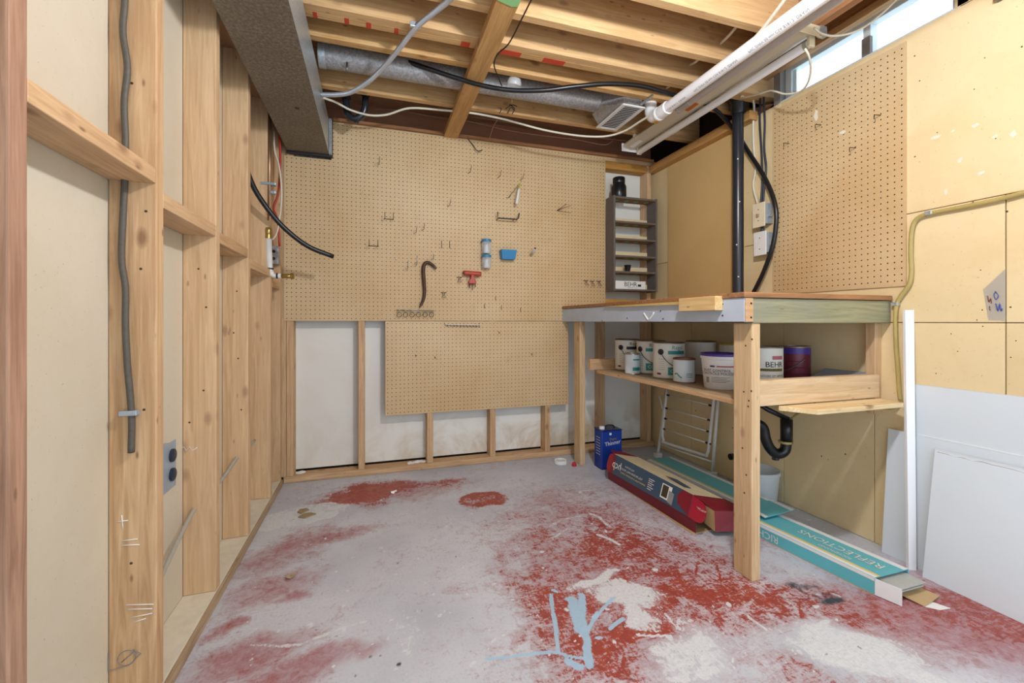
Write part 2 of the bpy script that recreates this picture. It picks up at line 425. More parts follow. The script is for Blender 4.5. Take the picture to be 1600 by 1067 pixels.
dark = np.maximum.reduce([blob(1262, 918, .045, .022, -15, .6) * .75, blob(1300, 934, .05, .02, -12, .6) * .95, blob(1285, 928, .09, .035, -15, .8) * .5, blob(628, 1043, .012, .01, 0, .4), blob(470, 806, .24, .11, 10, .15) * .12])
for i in range(120):
    px, py = rng.uniform(400, 1350), rng.uniform(760, 1060); cx, cy = fp(px, py); r = rng.uniform(.002, .006)
    dark = np.maximum(dark, np.clip(1.6 - np.hypot(GX - cx, GY - cy) / r, 0, 1) * .7)
for i in range(26):
    px, py = rng.uniform(520, 1250), rng.uniform(780, 1050); a = rng.uniform(0, 6.28); l = rng.uniform(20, 80)
    m = stroke([(px, py), (px + l * math.cos(a), py + .5 * l * math.sin(a))], .0035)
    if i % 2: red = np.clip(red + m * .25, 0, 1)
    else: white = np.maximum(white, m * .5)
ny, nx = GX.shape
verts = np.stack([GX.ravel(), GY.ravel(), np.zeros(GX.size)], 1)
idx = np.arange(ny * nx).reshape(ny, nx)
fc = np.stack([idx[:-1, :-1].ravel(), idx[:-1, 1:].ravel(), idx[1:, 1:].ravel(), idx[1:, :-1].ravel()], 1)
me = bpy.data.meshes.new('floor'); me.from_pydata(verts.tolist(), [], fc.tolist()); me.update()
for nm, arr in (('red', red), ('white', white), ('blue', blue), ('dark', dark), ('pink', pink)):
    at = me.attributes.new(nm, 'FLOAT', 'POINT'); at.data.foreach_set('value', arr.ravel().astype(np.float32))
t = NT('worn_red_painted_concrete'); v = t.coord('Object')
def attr(n): a = t.n('ShaderNodeAttribute', attribute_name=n); return a.outputs['Fac']
n1 = t.noise(v, 4.5, 6, .62, .6); n2 = t.noise(v, 24, 6, .7, 1.0); n3 = t.noise(v, 110, 4, .7); n4 = t.noise(v, 2.0, 4); n5 = t.noise(v, 420, 3, .7)
vs_ = t.coord('Object', (9, 60, 1)); vs_.node.inputs['Rotation'].default_value = (0, 0, .5); n6 = t.noise(vs_, 2.0, 4, .65, .5)
vt_ = t.coord('Object', (70, 10, 1)); vt_.node.inputs['Rotation'].default_value = (0, 0, -.3); n7 = t.noise(vt_, 2.0, 4, .65, .5)
def ctr(x, k): return t.math('MULTIPLY', t.math('SUBTRACT', x, .5), k)
nn = t.math('ADD', t.math('ADD', t.math('ADD', ctr(n1, .75), ctr(n2, 1.15)), t.math('ADD', ctr(n3, .8), ctr(n5, .5))), t.math('ADD', ctr(n6, .6), ctr(n7, .5)))
thr = t.math('SUBTRACT', t.math('ADD', attr('red'), nn), .5)
hard = t.rng(thr, -.03, .13)
haze = t.math('MULTIPLY', t.rng(thr, -.32, .06), .42)
rm = t.math('MAXIMUM', hard, haze)
grey = t.mix(t.rng(n4, .4, .65), lin('CDD3DF'), lin('B9BFCD')); grey = t.mix(t.rng(n3, .5, .75, 0, .35), grey, lin('9FA0AE'))
redc = t.mix(t.rng(n2, .4, .65), lin('A84A34'), lin('93423F')); redc = t.mix(t.rng(n5, .60, .74, 0, .5), redc, lin('C9B0B0'))
grey = t.mix(t.math('MULTIPLY', t.rng(t.math('ADD', attr('pink'), t.math('ADD', ctr(n1, .9), ctr(n2, .8))), .1, .9), .8), grey, t.mix(t.rng(n2, .4, .6), lin('A87C88'), lin('A2666C')))
c = t.mix(rm, grey, redc)
wm = t.rng(t.math('ADD', attr('white'), t.math('ADD', ctr(n2, 1.5), t.math('ADD', ctr(n3, .7), ctr(n7, .6)))), .46, .60)
c = t.mix(t.math('MULTIPLY', wm, .92), c, t.mix(t.rng(n3, .4, .7), lin('DEE5EB'), lin('C8CFD8')))
bm_ = t.rng(t.math('ADD', attr('blue'), t.math('ADD', ctr(n2, 1.0), ctr(n7, 1.2))), .42, .6)
c = t.mix(t.math('MULTIPLY', bm_, .9), c, lin('A5CBE6'))
dm = t.rng(t.math('ADD', attr('dark'), t.math('MULTIPLY', t.math('SUBTRACT', n2, .5), 1.2)), .35, .85)
c = t.mix(dm, c, lin('3A4450'))
t.link(t.rng(n2, .3, .7, .34, .55), t.b.inputs['Roughness']); t.bump(n3, .12, .001)
t.link(c, t.b.inputs['Base Color']); me.materials.append(t.m)
floor = bpy.data.objects.new('floor', me); C.objects.link(floor); structure(floor)
# ceiling: subfloor with joists
ceil = structure(box('ceiling', -.75, 2.18, YN, 3.2, 2.375, 2.395, wood('subfloor_ply', 0, 'A9744A', '7E4F2E', '8E5B38'), None, 0)); 
for y0, wd in ((-1.1, .038), (-.70, .038), (-.29, .038), (.12, .038), (.52, .038), (.93, .038), (1.414, .038), (1.65, .038), (1.845, .039), (1.8855, .039), (2.042, .04), (2.46, .038)):
    box('joist', -.74, 1.752 if 1.0 < y0 < 1.8 else 2.14, y0, y0 + wd, CB, 2.374, CX, ceil, .002)
box('header_joist', 1.7525, 1.79, .98, 1.843, CB, 2.374, BROWNW, ceil, .002)
brace = box('brace_board', .436, .525, .45, 2.82, CB - .037, CB - .001, wood('brace_lumber', 1, 'CC9F60', 'A97B40', 'B58548'), ceil, .002)
# left wall
wl = structure(box('wall_left', -.62, -.602, YN, 3.1, 0, 2.375, M_DRYL, None, 0))
box('sill_plate', -.6015, XL, YN, 2.80, .0005, .038, plain('dusty_plate', 'E2DCCB', .8, 0, .12, 25), wl, .002)
box('sill_edge', XL + .0005, XL + .008, YN, 2.80, .001, .036, wood('dusty_edge', 1, 'BFA888', '94795A', 'A08A70'), wl, .001)
box('top_plate', -.6015, XL, YN, 3.0, 2.10, 2.176, wood('top_plate_lumber', 1, 'B57A48', '8A5530', '9A6238'), wl, .002)
ST = [-.385, .03, .43, .825, 1.28, 1.705, 2.10, 2.52, 2.765]
for i, y0 in enumerate(ST):
    box('stud', -.6012, XL + (.0 if i != 3 else .0), y0, y0 + .038, .0385, 2.0995, OLDW if i == 3 else WZ, wl, .003)
for y0, y1, z in ((.8635, 1.2795, 1.306), (1.3185, 1.7045, 1.256), (1.7435, 2.0995, 1.240), (2.1385, 2.5195, 1.200), (2.5585, 2.7645, 1.150)):
    box('blocking', -.6010, XL - .001, y0, y1, z - .019, z + .019, WY, wl, .002)
box('corner_board', -.6010, -.555, 2.6, 2.7645, 1.2, 2.09, wood('corner_lumber', 2, 'C99A55', '9A6A35', 'A8763C'), wl, .002)
# back wall
wb = structure(box('wall_back', -.62, 2.32, YB + .092, YB + .11, .05, 2.165, M_DRYB, None, 0))
box('sill_plate', -.50, 2.04, YB, YB + .0915, .0005, .038, WX, wb, .003)
box('top_plate', -.60, 2.06, YB, YB + .0915, 2.128, 2.165, WX, wb, .003)
box('ledge_trim', -.23, 2.02, YB - .028, YB - .0095, 2.152, 2.170, wood('trim_lumber', 0, 'A9713F', '6E4424', '8A5A33'), wb, .002)
for x0 in (-.5245, -.485, -.087, .331, .749, 1.147, 1.582, 1.975):
    box('stud', x0, x0 + .038, YB, YB + .0915, .0385, 2.1275, WZ, wb, .003)
box('blocking', 1.6205, 1.9745, YB + .002, YB + .088, 2.075, 2.1275, wood('blocking_x', 0, 'C9943F', 'A0702E', 'B07E38'), wb, .002)
box('blocking', 1.6205, 1.9745, YB + .0, YB + .088, 1.075, 1.113, wood('blocking_x2', 0, 'C9943F', 'A0702E', 'B07E38'), wb, .002)
box('rim_board', -.74, 2.40, 3.03, 3.07, 2.166, 2.374, M_RIM, wb, 0)
box('foundation_face', -.6, 2.32, YB + .1105, YB + .15, 0, 2.04, M_DARK, wb, 0)
box('foundation_ledge', -.6, 2.32, YB + .1105, 3.2, 2.05, 2.164, M_DARK, wb, 0)
# right wall with its panels
wr = structure(box('wall_right', 2.062, 2.085, YN, 3.0, 0, 2.105, M_DARK, None, 0))
def rpanel(y0, y1, z0, z1): box('panel', 2.05, 2.0615, y0 + .0016, y1 - .0016, z0 + .0014, z1 - .0014, M_WALLR, wr, .0015)
for y0, y1 in ((YN, .52), (.52, 1.76), (1.76, 2.92)):
    rpanel(y0, y1, 1.382, 2.105)
for y0, y1 in ((YN, -.32), (-.32, .90), (.90, 1.79), (1.79, 2.92)):
    rpanel(y0, y1, .945, 1.382)
for y0, y1 in ((YN, 0), (0, .90), (.90, 1.307), (1.307, 1.74), (1.74, 2.435), (2.435, 2.92)):
    rpanel(y0, y1, .0, .945)
box('ledge_trim', 1.992, 2.049, 1.90, 2.83, 2.075, 2.125, AMB, wr, .002)
box('foundation_sill', 2.0855, 2.17, YN, 3.2, 1.9, 2.10, M_STONE, wr, 0)
box('rim_board', 2.15, 2.17, 1.805, 3.2, 2.10, 2.374, M_DARK, wr, 0)
box('rim_board', 2.15, 2.17, YN, .97, 2.10, 2.374, M_DARK, wr, 0)
box('upper_panel', 2.05, 2.0615, YN, 1.035, 2.106, 2.374, M_WALLR, wr, 0)
# window in the right wall
wi = structure(box('window_1', 2.052, 2.12, 1.02, 1.775, 2.085, 2.112, M_SKYLINE, None, .002))
def wbx(n, y0, y1, z0, z1, x0=2.085, x1=2.13, m=M_SKYLINE): return box(n, x0, x1, y0, y1, z0, z1, m, wi, .002)
wbx('window_frame', 1.725, 1.76, 2.1125, 2.30); wbx('window_frame', 1.03, 1.06, 2.1125, 2.30); wbx('window_frame', 1.0605, 1.7245, 2.262, 2.30)
wbx('mullion', 1.345, 1.375, 2.1125, 2.2615)
wbx('pane', 1.3755, 1.7245, 2.1125, 2.2615, 2.105, 2.109, M_GLASS); wbx('pane', 1.0605, 1.3445, 2.1125, 2.2615, 2.112, 2.116, M_GLASS)
wbx('sash_rail', 1.3755, 1.7245, 2.1125, 2.125, 2.098, 2.104); wbx('sash_stile', 1.708, 1.7245, 2.1255, 2.2615, 2.098, 2.104)
wbx('jamb_block', 1.7605, 1.80, 2.106, 2.30, 2.05, 2.13, M_STONE); wbx('jamb_block', .995, 1.0295, 2.106, 2.374, 2.05, 2.13, M_STONE)
wbx('mortar_lump', 1.335, 1.37, 2.1125, 2.20, 2.066, 2.0845, M_STONE)
wbx('header_board', .99, 1.9, 2.3005, 2.374, 2.06, 2.10, wood('header_lumber', 1, 'C08A50', '8A5A30', 'A5733F'))
wbx('header_board', .99, 1.9, 2.268, 2.3, 2.02, 2.0595, wood('header_lumber2', 1, 'C9974F', '8A5A30', 'A5733F'))
# ------------------------------------------------------------------ pegboards
def pegboard(name, org, U, V, wdt, hgt, label, notch=None, pitch=.0254, th=.006, r=.0029):
    """sheet with punched holes; org is the lower left front corner, U right, V up"""
    org, U, V = Vector(org), Vector(U), Vector(V); N = U.cross(V)       # towards the room
    nu = int(wdt / pitch); nv = int(hgt / pitch); mu = (wdt - nu * pitch) / 2; mv = (hgt - nv * pitch) / 2
    vs = []; fs = []; dk = set()
    ang = [math.pi / 4 * k + math.pi / 8 for k in range(8)]
    def q(u, v, d=0.): vs.append(org + U * u + V * v - N * d); return len(vs) - 1
    corner = {}
    def cv(i, j):
        if (i, j) not in corner: corner[(i, j)] = q(mu + i * pitch, mv + j * pitch)
        return corner[(i, j)]
    solid = lambda i, j: 0 <= i < nu and 0 <= j < nv and not (notch and notch(mu + (i + .5) * pitch, mv + (j + .5) * pitch))
    for i in range(nu):
        for j in range(nv):
            if not solid(i, j): continue
            cu, cvv = mu + (i + .5) * pitch, mv + (j + .5) * pitch
            a, b, c2, d = cv(i, j), cv(i + 1, j), cv(i + 1, j + 1), cv(i, j + 1)
            h = [q(cu + r * math.cos(x), cvv + r * math.sin(x)) for x in ang]
            k = [q(cu + r * math.cos(x), cvv + r * math.sin(x), th) for x in ang]
            # corner order: c2 (NE) near ang0/7, d (NW), a (SW), b (SE)
            fs += [(h[0], c2, d, h[1]), (h[1], d, h[2]), (h[2], d, a, h[3]), (h[3], a, h[4]), (h[4], a, b, h[5]), (h[5], b, h[6]), (h[6], b, c2, h[7]), (h[7], c2, h[0])]
            for x in range(8): dk.add(len(fs)); fs.append((h[x], h[(x + 1) % 8], k[(x + 1) % 8], k[x]))
            dk.add(len(fs)); fs.append(tuple(k))  # dark cap paints in the shade of the cavity behind
    # outer rim: border strips with thickness
    def strip(u0, u1, v0, v1):
        n0 = len(vs)
        for d in (0., th):
            for u, v in ((u0, v0), (u1, v0), (u1, v1), (u0, v1)): q(u, v, d)
        for f in [(0, 1, 2, 3), (0, 4, 5, 1), (1, 5, 6, 2), (2, 6, 7, 3), (3, 7, 4, 0)]: fs.append(tuple(n0 + x for x in f))
    if not notch:
        for a in ((0, wdt, 0, mv), (0, wdt, hgt - mv, hgt), (0, mu, mv, hgt - mv), (wdt - mu, wdt, mv, hgt - mv)): strip(*a)
    else:
        strip(0, wdt, 0, mv); strip(wdt - mu, wdt, mv, hgt - mv); NU, NV = notch.u, notch.v
        iu = max(i for i in range(nu) if not solid(i, nv - 1)) + 1; jv = min(j for j in range(nv) if not solid(0, j))
        strip(mu + iu * pitch, wdt, hgt - mv, hgt); strip(0, mu, mv, mv + jv * pitch)
    o = mk(name, vs, fs, [M_PEG, M_HOLE])
    for i in dk: o.data.polygons[i].material_index = 1
    return tag(o, label, 'pegboard')
class Notch:
    def __init__(s, u, v): s.u, s.v = u, v
    def __call__(s, u, v): return u < s.u and v > s.v
pegboard('pegboard', (-.497, YB - .0065, .953), (1, 0, 0), (0, 0, 1), 2.115, 1.197, 'large tan pegboard covering the upper back wall, with hooks and tools', Notch(.262, .965))
pegboard('pegboard', (.073, YB - .0065, .362), (1, 0, 0), (0, 0, 1), 1.246, .588, 'smaller tan pegboard on the back wall below the large one')
pegboard('pegboard', (2.043, 1.80, 1.093), (0, -1, 0), (0, 0, 1), .613, .985, 'tan pegboard on the right wall under the window')
tag(box('hardboard_sheet', 2.0435, 2.0495, 1.99, 2.675, .99, 2.074, M_HB), 'smooth tan hardboard sheet on the right wall behind the black pipe', 'board')
# ------------------------------------------------------------------ workbench
wbn = tag(empty('workbench', (1.67, 2.0, 0)), 'rough wooden workbench along the right wall with grey front beam', 'workbench')
box('front_beam', 1.275, 1.3135, 1.24, 2.825, .948, 1.036, M_GREYP, wbn, .002)
box('beam_end', 1.2765, 1.312, 1.2365, 1.2395, .9495, 1.0345, WX, wbn, 0)
box('end_beam', 1.314, 2.042, 1.2405, 1.279, .944, 1.034, GREENW, wbn, .002)
box('top_board', 1.270, 2.042, 1.233, 2.815, 1.0365, 1.056, BROWNX, wbn, .003)
POST = wood('bench_post', 2, 'D9BD95', 'B59468', 'BFA078')
box('leg', 1.314, 1.354, 1.2440, 1.330, 0.0, .9435, POST, wbn, .004)
box('leg', 1.300, 1.339, 2.60, 2.688, 0.0, .9475, POST, wbn, .003)
box('leg', 2.012, 2.0485, 1.2795, 1.318, .56, .9435, WZ, wbn, .002)
box('shelf_board', 1.375, 2.03, 1.36, 2.49, .622, .640, wood('shelf_lumber', 1, 'B59C7A', '8E7656', '9A8468'), wbn, .002)
box('shelf_nosing', 1.366, 1.3745, 1.36, 2.49, .620, .640, WY, wbn, .001)
box('rail', 1.3395, 1.53, 2.53, 2.568, .635, .705, WX, wbn, .002)
box('rail', 1.3545, 2.0115, 1.262, 1.30, .633, .728, wood('pale_rail', 0, 'DCC3A0', 'B9966A', 'C9AC84'), wbn, .002)
pl = [(1.53, 1.16, .612), (1.985, 1.16, .612), (2.010, 1.2615, .612), (1.46, 1.2615, .612)]
prism('ledge_strip', pl, (0, 0, .018), wood('pale_strip', 0, 'EAD7AE', 'D0B07A', 'DCC394'), wbn, .002)
a, b = atX(1070, 462, 1.27), atX(1128, 484, 1.27)
sc_ = box('scrap_block', 1.238, 1.2745, b.y, a.y, .992, 1.047, wood('pale_scrap', 1, 'E2C68F', 'C9A262', 'D4B47A'), wbn, .002)
a, b = atX(945, 480, 1.272), atX(1070, 466, 1.272)
prism('scrap_strip', [(1.262, b.y, 1.036), (1.262, b.y, 1.022), (1.262, a.y - .2, 1.028), (1.262, a.y, 1.036)], (.0125, 0, 0), wood('pale_scrap2', 1, 'DABF7C', 'B99A55', 'C9AC66'), wbn)
def ring(name, c, r, th, mat, parent, axis):
    ax = Vector(axis).normalized(); q = ax.to_track_quat('Z', 'Y'); c = Vector(c)
    pts = [c + q @ Vector((r * math.cos(k * math.pi / 8), r * math.sin(k * math.pi / 8), 0)) for k in range(17)]
    return tube(name, pts, th, mat, parent, 6, 0)
for pts in ([(1006, 489), (1009, 494), (1013, 500)], [(1013, 500), (1018, 495), (1022, 488)]):
    tube('chalk_mark', [atX(x, y, 1.2745) for x, y in pts], .004, M_CHALK, wbn, 5, 4)
for x, y in ((1129, 475), (1129, 493), (1174, 474), (1174, 496), (1032, 486), (1036, 498), (980, 497), (941, 501)):
    lathe('screw_head', [(.004, 0), (.003, .002)], atX(x, y, 1.275), M_STEELD, wbn, (-1, 0, 0), 8)
tag(prism('grey_board', [(1.76, 1.325, .6415), (1.84, 1.515, .6415), (2.044, 1.515, .722), (2.044, 1.325, .722)], (0, 0, .006), plain('blue_grey_board', '93A0AD', .6)), 'blue-grey board lying on the workbench shelf behind the front rail', 'board')
# ------------------------------------------------------------------ paint cans on the shelf
ZS = .6405
def can(name, label, X, Y, r, h, body, lid=M_TIN, group='paint cans on the workbench shelf'):
    e = tag(empty(name, (X, Y, ZS)), label, 'paint can', group)
    lathe('body', [(r * .985, 0), (r, .003), (r, h - .004), (r * .985, h)], (X, Y, ZS), body, e)
    lathe('rim', [(r * 1.02, 0), (r * 1.03, .004), (r * .99, .008), (r * .93, .008), (r * .91, .002), (r * .6, .002)], (X, Y, ZS + h - .003), lid, e)
    lathe('base_ring', [(r * 1.02, 0), (r * 1.025, .003), (r * 1.0, .006)], (X, Y, ZS), lid, e)
    return e
def face(X, Y): return math.atan2(-Y, -X)
def pos(px, Z): p = D(px, HY, Z); return p.x, p.y
def gallon(label, px, Z, kind, turn=0., r=.083, h=.192):
    X, Y = pos(px, Z); e = can('paint_can', label, X, Y, r, h, M_LABW); a = face(X, Y) + turn; c = (X, Y)
    if kind in ('teal', 'maroon'):
        ink = M_TEAL if kind == 'teal' else M_MAROON
        cylpatch('label_band', c, r, ZS + .133, ZS + .152, a, a + 1.2, ink if kind == 'teal' else M_INK, e)
        ctext('lettering', 'Regal', .030, c, r, ZS + .168, a + .62, M_INK if kind == 'maroon' else M_TEAL, e)
        cylpatch('label_block', c, r, ZS + .022, ZS + .064, a, a + 1.2, ink if kind == 'teal' else M_INK, e)
        ctext('lettering', 'COAT', .026, c, r + .0006, ZS + .043, a + .58, M_LABW, e)
        cylpatch('label_mark', c, r, ZS + .022, ZS + .032, a - .75, a - .45, M_MAROON, e)
        for k in range(6): cylpatch('print_line', c, r, ZS + .05 + k * .011, ZS + .0515 + k * .011, a - .62, a - .2, M_GREYINK, e)
        # bail ear and handle
        n = Vector((math.cos(a - .45), math.sin(a - .45), 0)); ear = Vector((X, Y, ZS + .145)) + n * r
        lathe('bail_ear', [(.016, 0), (.016, .004), (.011, .006), (.006, .003)], ear, M_INK, e, n, 14)
        pts = [Vector((X + (r + .006) * math.cos(a - .45 + q), Y + (r + .006) * math.sin(a - .45 + q), ZS + z)) for q, z in ((0, .143), (.3, .105), (.7, .075), (1.2, .06), (1.6, .058))]
        tube('bail_handle', pts, .0018, M_STEELD, e, 6)
    elif kind == 'plain':
        ctext('lettering', 'COLOR', .018, c, r, ZS + .10, a + .75, M_INK, e); cylpatch('label_mark', c, r, ZS + .05, ZS + .10, a + .75, a + 1.1, M_INK, e)
        cylpatch('label_mark', c, r, ZS + .02, ZS + .034, a + .5, a + 1.0, M_INK, e)
    elif kind == 'behr':
        cylpatch('label_mark', c, r, ZS + .14, ZS + .156, a + .3, a + 1.0, plain('rose_ink', 'B4656E', .5), e)
        ctext('lettering', 'BEHR', .034, c, r, ZS + .117, a + .45, M_INK, e)
        cylpatch('label_band', c, r, ZS + .088, ZS + .100, a - .5, a + 1.0, M_GOLD, e)
        ctext('lettering', 'PREMIUM PLUS', .015, c, r + .0006, ZS + .094, a + .35, M_INK, e)
        ctext('lettering', 'PEINTURE ET APPRET', .014, c, r, ZS + .066, a + .30, M_GREYINK, e)
        tube('bail_handle', [Vector((X + (r + .005) * math.cos(a + q), Y + (r + .005) * math.sin(a + q), ZS + z)) for q, z in ((-.6, .05), (-.1, .036), (.4, .034), (1.0, .045))], .0018, M_STEELD, e, 6)
    return e
gallon('white gallon paint can with maroon marks at the far left end of the shelf', 981, 2.80, 'maroon', -.1, .080)
gallon('white gallon paint can with teal label half hidden behind another teal-labelled can', 1017, 2.62, 'teal', -.35)
gallon('white gallon paint can with full teal label and bail handle, between two small cans', 1045, 2.40, 'teal', -.05)
gallon('plain white gallon can behind the white quart can and purple-lidded tub', 1095, 2.56, 'plain', -.1)
gallon('white gallon can with black and gold lettering just right of the bench leg', 1193, 2.00, 'behr', .15, .078)
X, Y = pos(1242, 2.10); e = can('paint_can', 'plum-coloured metal can at the right end of the row of cans', X, Y, .064, .188, M_PURCAN); a = face(X, Y)
cylpatch('label_band', (X, Y), .064, ZS + .155, ZS + .183, a - 1.4, a + 1.4, M_PURPLE, e); tube('bail_handle', [Vector((X + .068 * math.cos(a + q), Y + .068 * math.sin(a + q), ZS + z)) for q, z in ((.7, .135), (.3, .115), (-.3, .085), (-.8, .075))], .0022, M_STEEL, e, 6)
for k in range(4): lathe('hoop', [(.0645, 0), (.0655, .0015), (.0645, .003)], (X, Y, ZS + .03 + k * .03), M_PURCAN, e, (0, 0, 1), 24, True, False)
X, Y = pos(1145, 2.45); can('paint_can', 'can with a yellowish rim mostly hidden behind the bench leg', X, Y, .07, .18, M_LABW, plain('yellow_rim', 'C9B25A', .5))
X, Y = pos(988, 2.57); e = can('small_paint_can', 'small white quart can with blue-green print in front of the leftmost gallon', X, Y, .043, .118, M_LABW2, group='small cans on the workbench shelf'); a = face(X, Y)
cylpatch('label_mark', (X, Y), .043, ZS + .022, ZS + .042, a + .05, a + 1.2, M_TEAL, e); cylpatch('label_mark', (X, Y), .043, ZS + .082, ZS + .09, a + .1, a + 1.1, M_TEAL, e)
X, Y = pos(1069, 2.22); e = can('small_paint_can', 'small white quart can with rusty rim and green swirl in front of the big cans', X, Y, .053, .118, M_LABW2, plain('rusty_rim', '8A5A4A', .5, .4), 'small cans on the workbench shelf'); a = face(X, Y)
tube('label_swirl', [Vector((X + .0535 * math.cos(a + q), Y + .0535 * math.sin(a + q), ZS + z)) for q, z in ((-.95, .042), (-.7, .047), (-.45, .035), (-.2, .026))], .003, plain('green_ink', '3FA38A', .5), e, 5)
for k in range(3): cylpatch('print_line', (X, Y), .053, ZS + .03 + .008 * k, ZS + .0325 + .008 * k, a + .2, a + .8, M_TEAL, e)
# plastic tub
X, Y = pos(1126, 2.03); e = tag(empty('plastic_tub', (X, Y, ZS)), 'white plastic tub with purple lid and black lettering on the shelf', 'tub'); a = face(X, Y)
lathe('body', [(.068, 0), (.071, .003), (.083, .135), (.088, .137), (.088, .150), (.085, .151)], (X, Y, ZS), M_TUB, e, (0, 0, 1), 36)
lathe('lid', [(.089, 0), (.090, .006), (.087, .012), (.080, .010), (.078, .006)], (X, Y, ZS + .150), M_PURPLE, e, (0, 0, 1), 36)
r = .0815
ctext('lettering', 'DUST CONTROL', .0165, (X, Y), r, ZS + .086, a - .22, M_INK, e); ctext('lettering', 'CONTRÔLE POUSSIÈRE', .0165, (X, Y), r, ZS + .072, a - .08, M_INK, e)
cylpatch('label_band', (X, Y), r + .001, ZS + .103, ZS + .108, a - .2, a + .8, M_REDINK, e); cylpatch('label_mark', (X, Y), r + .001, ZS + .102, ZS + .109, a - .55, a - .3, M_INK, e)
cylpatch('label_mark', (X, Y), .078, ZS + .03, ZS + .055, a - .85, a - .68, M_GREYINK, e)
for k in range(4): cylpatch('print_line', (X, Y), .0795, ZS + .034 + .007 * k, ZS + .036 + .007 * k, a - .5, a + (.5 if k % 2 else .3), M_GREYINK, e)
# ------------------------------------------------------------------ wall rack and its contents
RX0, RX1, RY0, RY1, RZ0, RZ1 = 1.622, 1.985, 2.715, 2.827, 1.165, 1.845
rk = tag(empty('bottle_rack', ((RX0 + RX1) / 2, RY1, RZ0)), 'charcoal wooden rack of slanted shelves with green-dotted holes beside the pegboard', 'shelf rack')
box('side_panel', RX0, RX0 + .014, RY0, RY1, RZ0, RZ1, M_RACK, rk, .001); box('side_panel', RX1 - .014, RX1, RY0, RY1, RZ0, RZ1, M_RACK, rk, .001)
zs_ = [RZ0 + .004, 1.297, 1.41, 1.532, 1.655, 1.774 + .055]
for i, z in enumerate(zs_):
    box('shelf', RX0 + .0145, RX1 - .0145, RY0 + .001, RY1 - .001, z, z + .012, M_RACK, rk, .001)
    if i:
        box('shelf_underside', RX0 + .0147, RX1 - .0147, RY0 + .004, RY1 - .002, z - .0022, z - .0002, M_RACKU, rk, 0)
        for k in range(4): lathe('green_disc', [(.019, 0), (.019, .0012)], (RX0 + .055 + k * .082, RY0 + .055, z - .0037), M_GREEN, rk, (0, 0, 1), 16)
    if i < 5: box('back_slat', RX0 + .0145, RX1 - .0145, RY1 - .006, RY1, zs_[i] + .0125, zs_[i] + .055, M_WALLR, rk, 0)
p = atY(961, 306, 2.775)
jr = tag(empty('black_jar', (1.70, 2.775, RZ1)), 'black jar with screw lid standing on top of the charcoal rack', 'jar')
lathe('body', [(.052, 0), (.054, .004), (.054, .075), (.043, .10), (.043, .105)], (1.70, 2.775, RZ1 + .0005), M_JAR, jr)
lathe('lid', [(.043, 0), (.044, .003), (.044, .036), (.041, .040)], (1.70, 2.775, RZ1 + .106), M_JAR, jr)
tag(lathe('plastic_cup', [(.017, 0), (.025, .045), (.0265, .048), (.024, .048), (.016, .004)], (1.76, 2.755, 1.3095), M_JAR), 'small black cup on the fourth shelf of the charcoal rack', 'cup')
bc = tag(box('paint_card_box', RX0 + .02, RX0 + .27, RY0 + .012, RY0 + .05, RZ0 + .0165, RZ0 + .075, M_BOXW, None, .001), 'white card box with black lettering at the bottom of the charcoal rack', 'box')
text('lettering', 'BEHR', .045, ((RX0 + .145), RY0 + .0118, RZ0 + .05), (1, 0, 0), (0, 0, 1), M_INK, bc); text('lettering', 'PREMIUM PLUS', .012, ((RX0 + .16), RY0 + .0118, RZ0 + .026), (1, 0, 0), (0, 0, 1), M_GREYINK, bc)
box('logo_bear', RX0 + .205, RX0 + .232, RY0 + .0105, RY0 + .0118, RZ0 + .036, RZ0 + .052, M_INK, bc, 0)
# ------------------------------------------------------------------ tools and hooks on the pegboards
YP = YB - .0066
def wire(name, label, pts, mat=M_STEEL, r=.0016, cat='hook', group='hooks on the large pegboard', k=0):
    return tag(tube(name, pts, r, mat, None, 6, k), label, cat, group)
def hk(px, py): return atY(px, py, YP)
def hook_up(label, px, py, L=.06, rise=.035, mat=M_STEEL, dx=.012, group='hooks on the large pegboard'):
    p = hk(px, py); return wire('pegboard_hook', label, [p + Vector((0, .012, 0)), p, p + Vector((dx * .7, -L * .7, 0)), p + Vector((dx, -L, rise))], mat, .0016, group=group)
def hook_two(label, px, py):
    p = hk(px, py); o = empty('double_hook', p); tag(o, label, 'hook', 'double hooks on the large pegboard')
    tube('crossbar', [p + Vector((-.005, -.002, 0)), p + Vector((.055, -.002, 0))], .0022, M_STEELD, o, 6, 0)
    for d in (0, .05): tube('prong', [p + Vector((d, -.003, 0)), p + Vector((d, -.05, -.012)), p + Vector((d, -.06, .03))], .0018, M_STEELD, o, 6, 0)
    return o
hook_two('dark double-prong hook nearest the end of the black hose', 577, 384); hook_two('dark double-prong hook up and right of the hose-side double hook', 601, 342)
for px, py, l in ((731, 271, 'single wire hook in the upper row, left of the other upper hooks'), (777, 278, 'single wire hook above the black bracket, left of the white-handled tool'),
                  (812, 282, 'single wire hook directly above and right of the white-handled tool'), (699, 323, 'single wire hook midway between the duct and the blue-lidded jars'),
                  (647, 365, 'short dark hook, left one of the pair above the crowbar'), (659, 360, 'short dark hook, right one of the pair above the crowbar')):
    hook_up(l, px, py, mat=M_STEELD)
def jhook(label, px, py, h=.055):
    p = hk(px, py); return wire('pegboard_hook', label, [p + Vector((.004, .01, h)), p + Vector((.004, -.006, h)), p + Vector((.003, -.008, .02)), p + Vector((0, -.02, 0)), p + Vector((-.012, -.03, .0)), p + Vector((-.016, -.036, .012))], M_STEELP, .0018, k=3)
jhook('pale J-shaped hook high up below the duct', 592, 259); jhook('pale J-shaped hook left of the crowbar, lower of two', 637, 421); jhook('pale J-shaped hook just left of the crowbar, upper of two', 651, 414); jhook('pale hook right of the bend of the crowbar', 677, 405, .03)
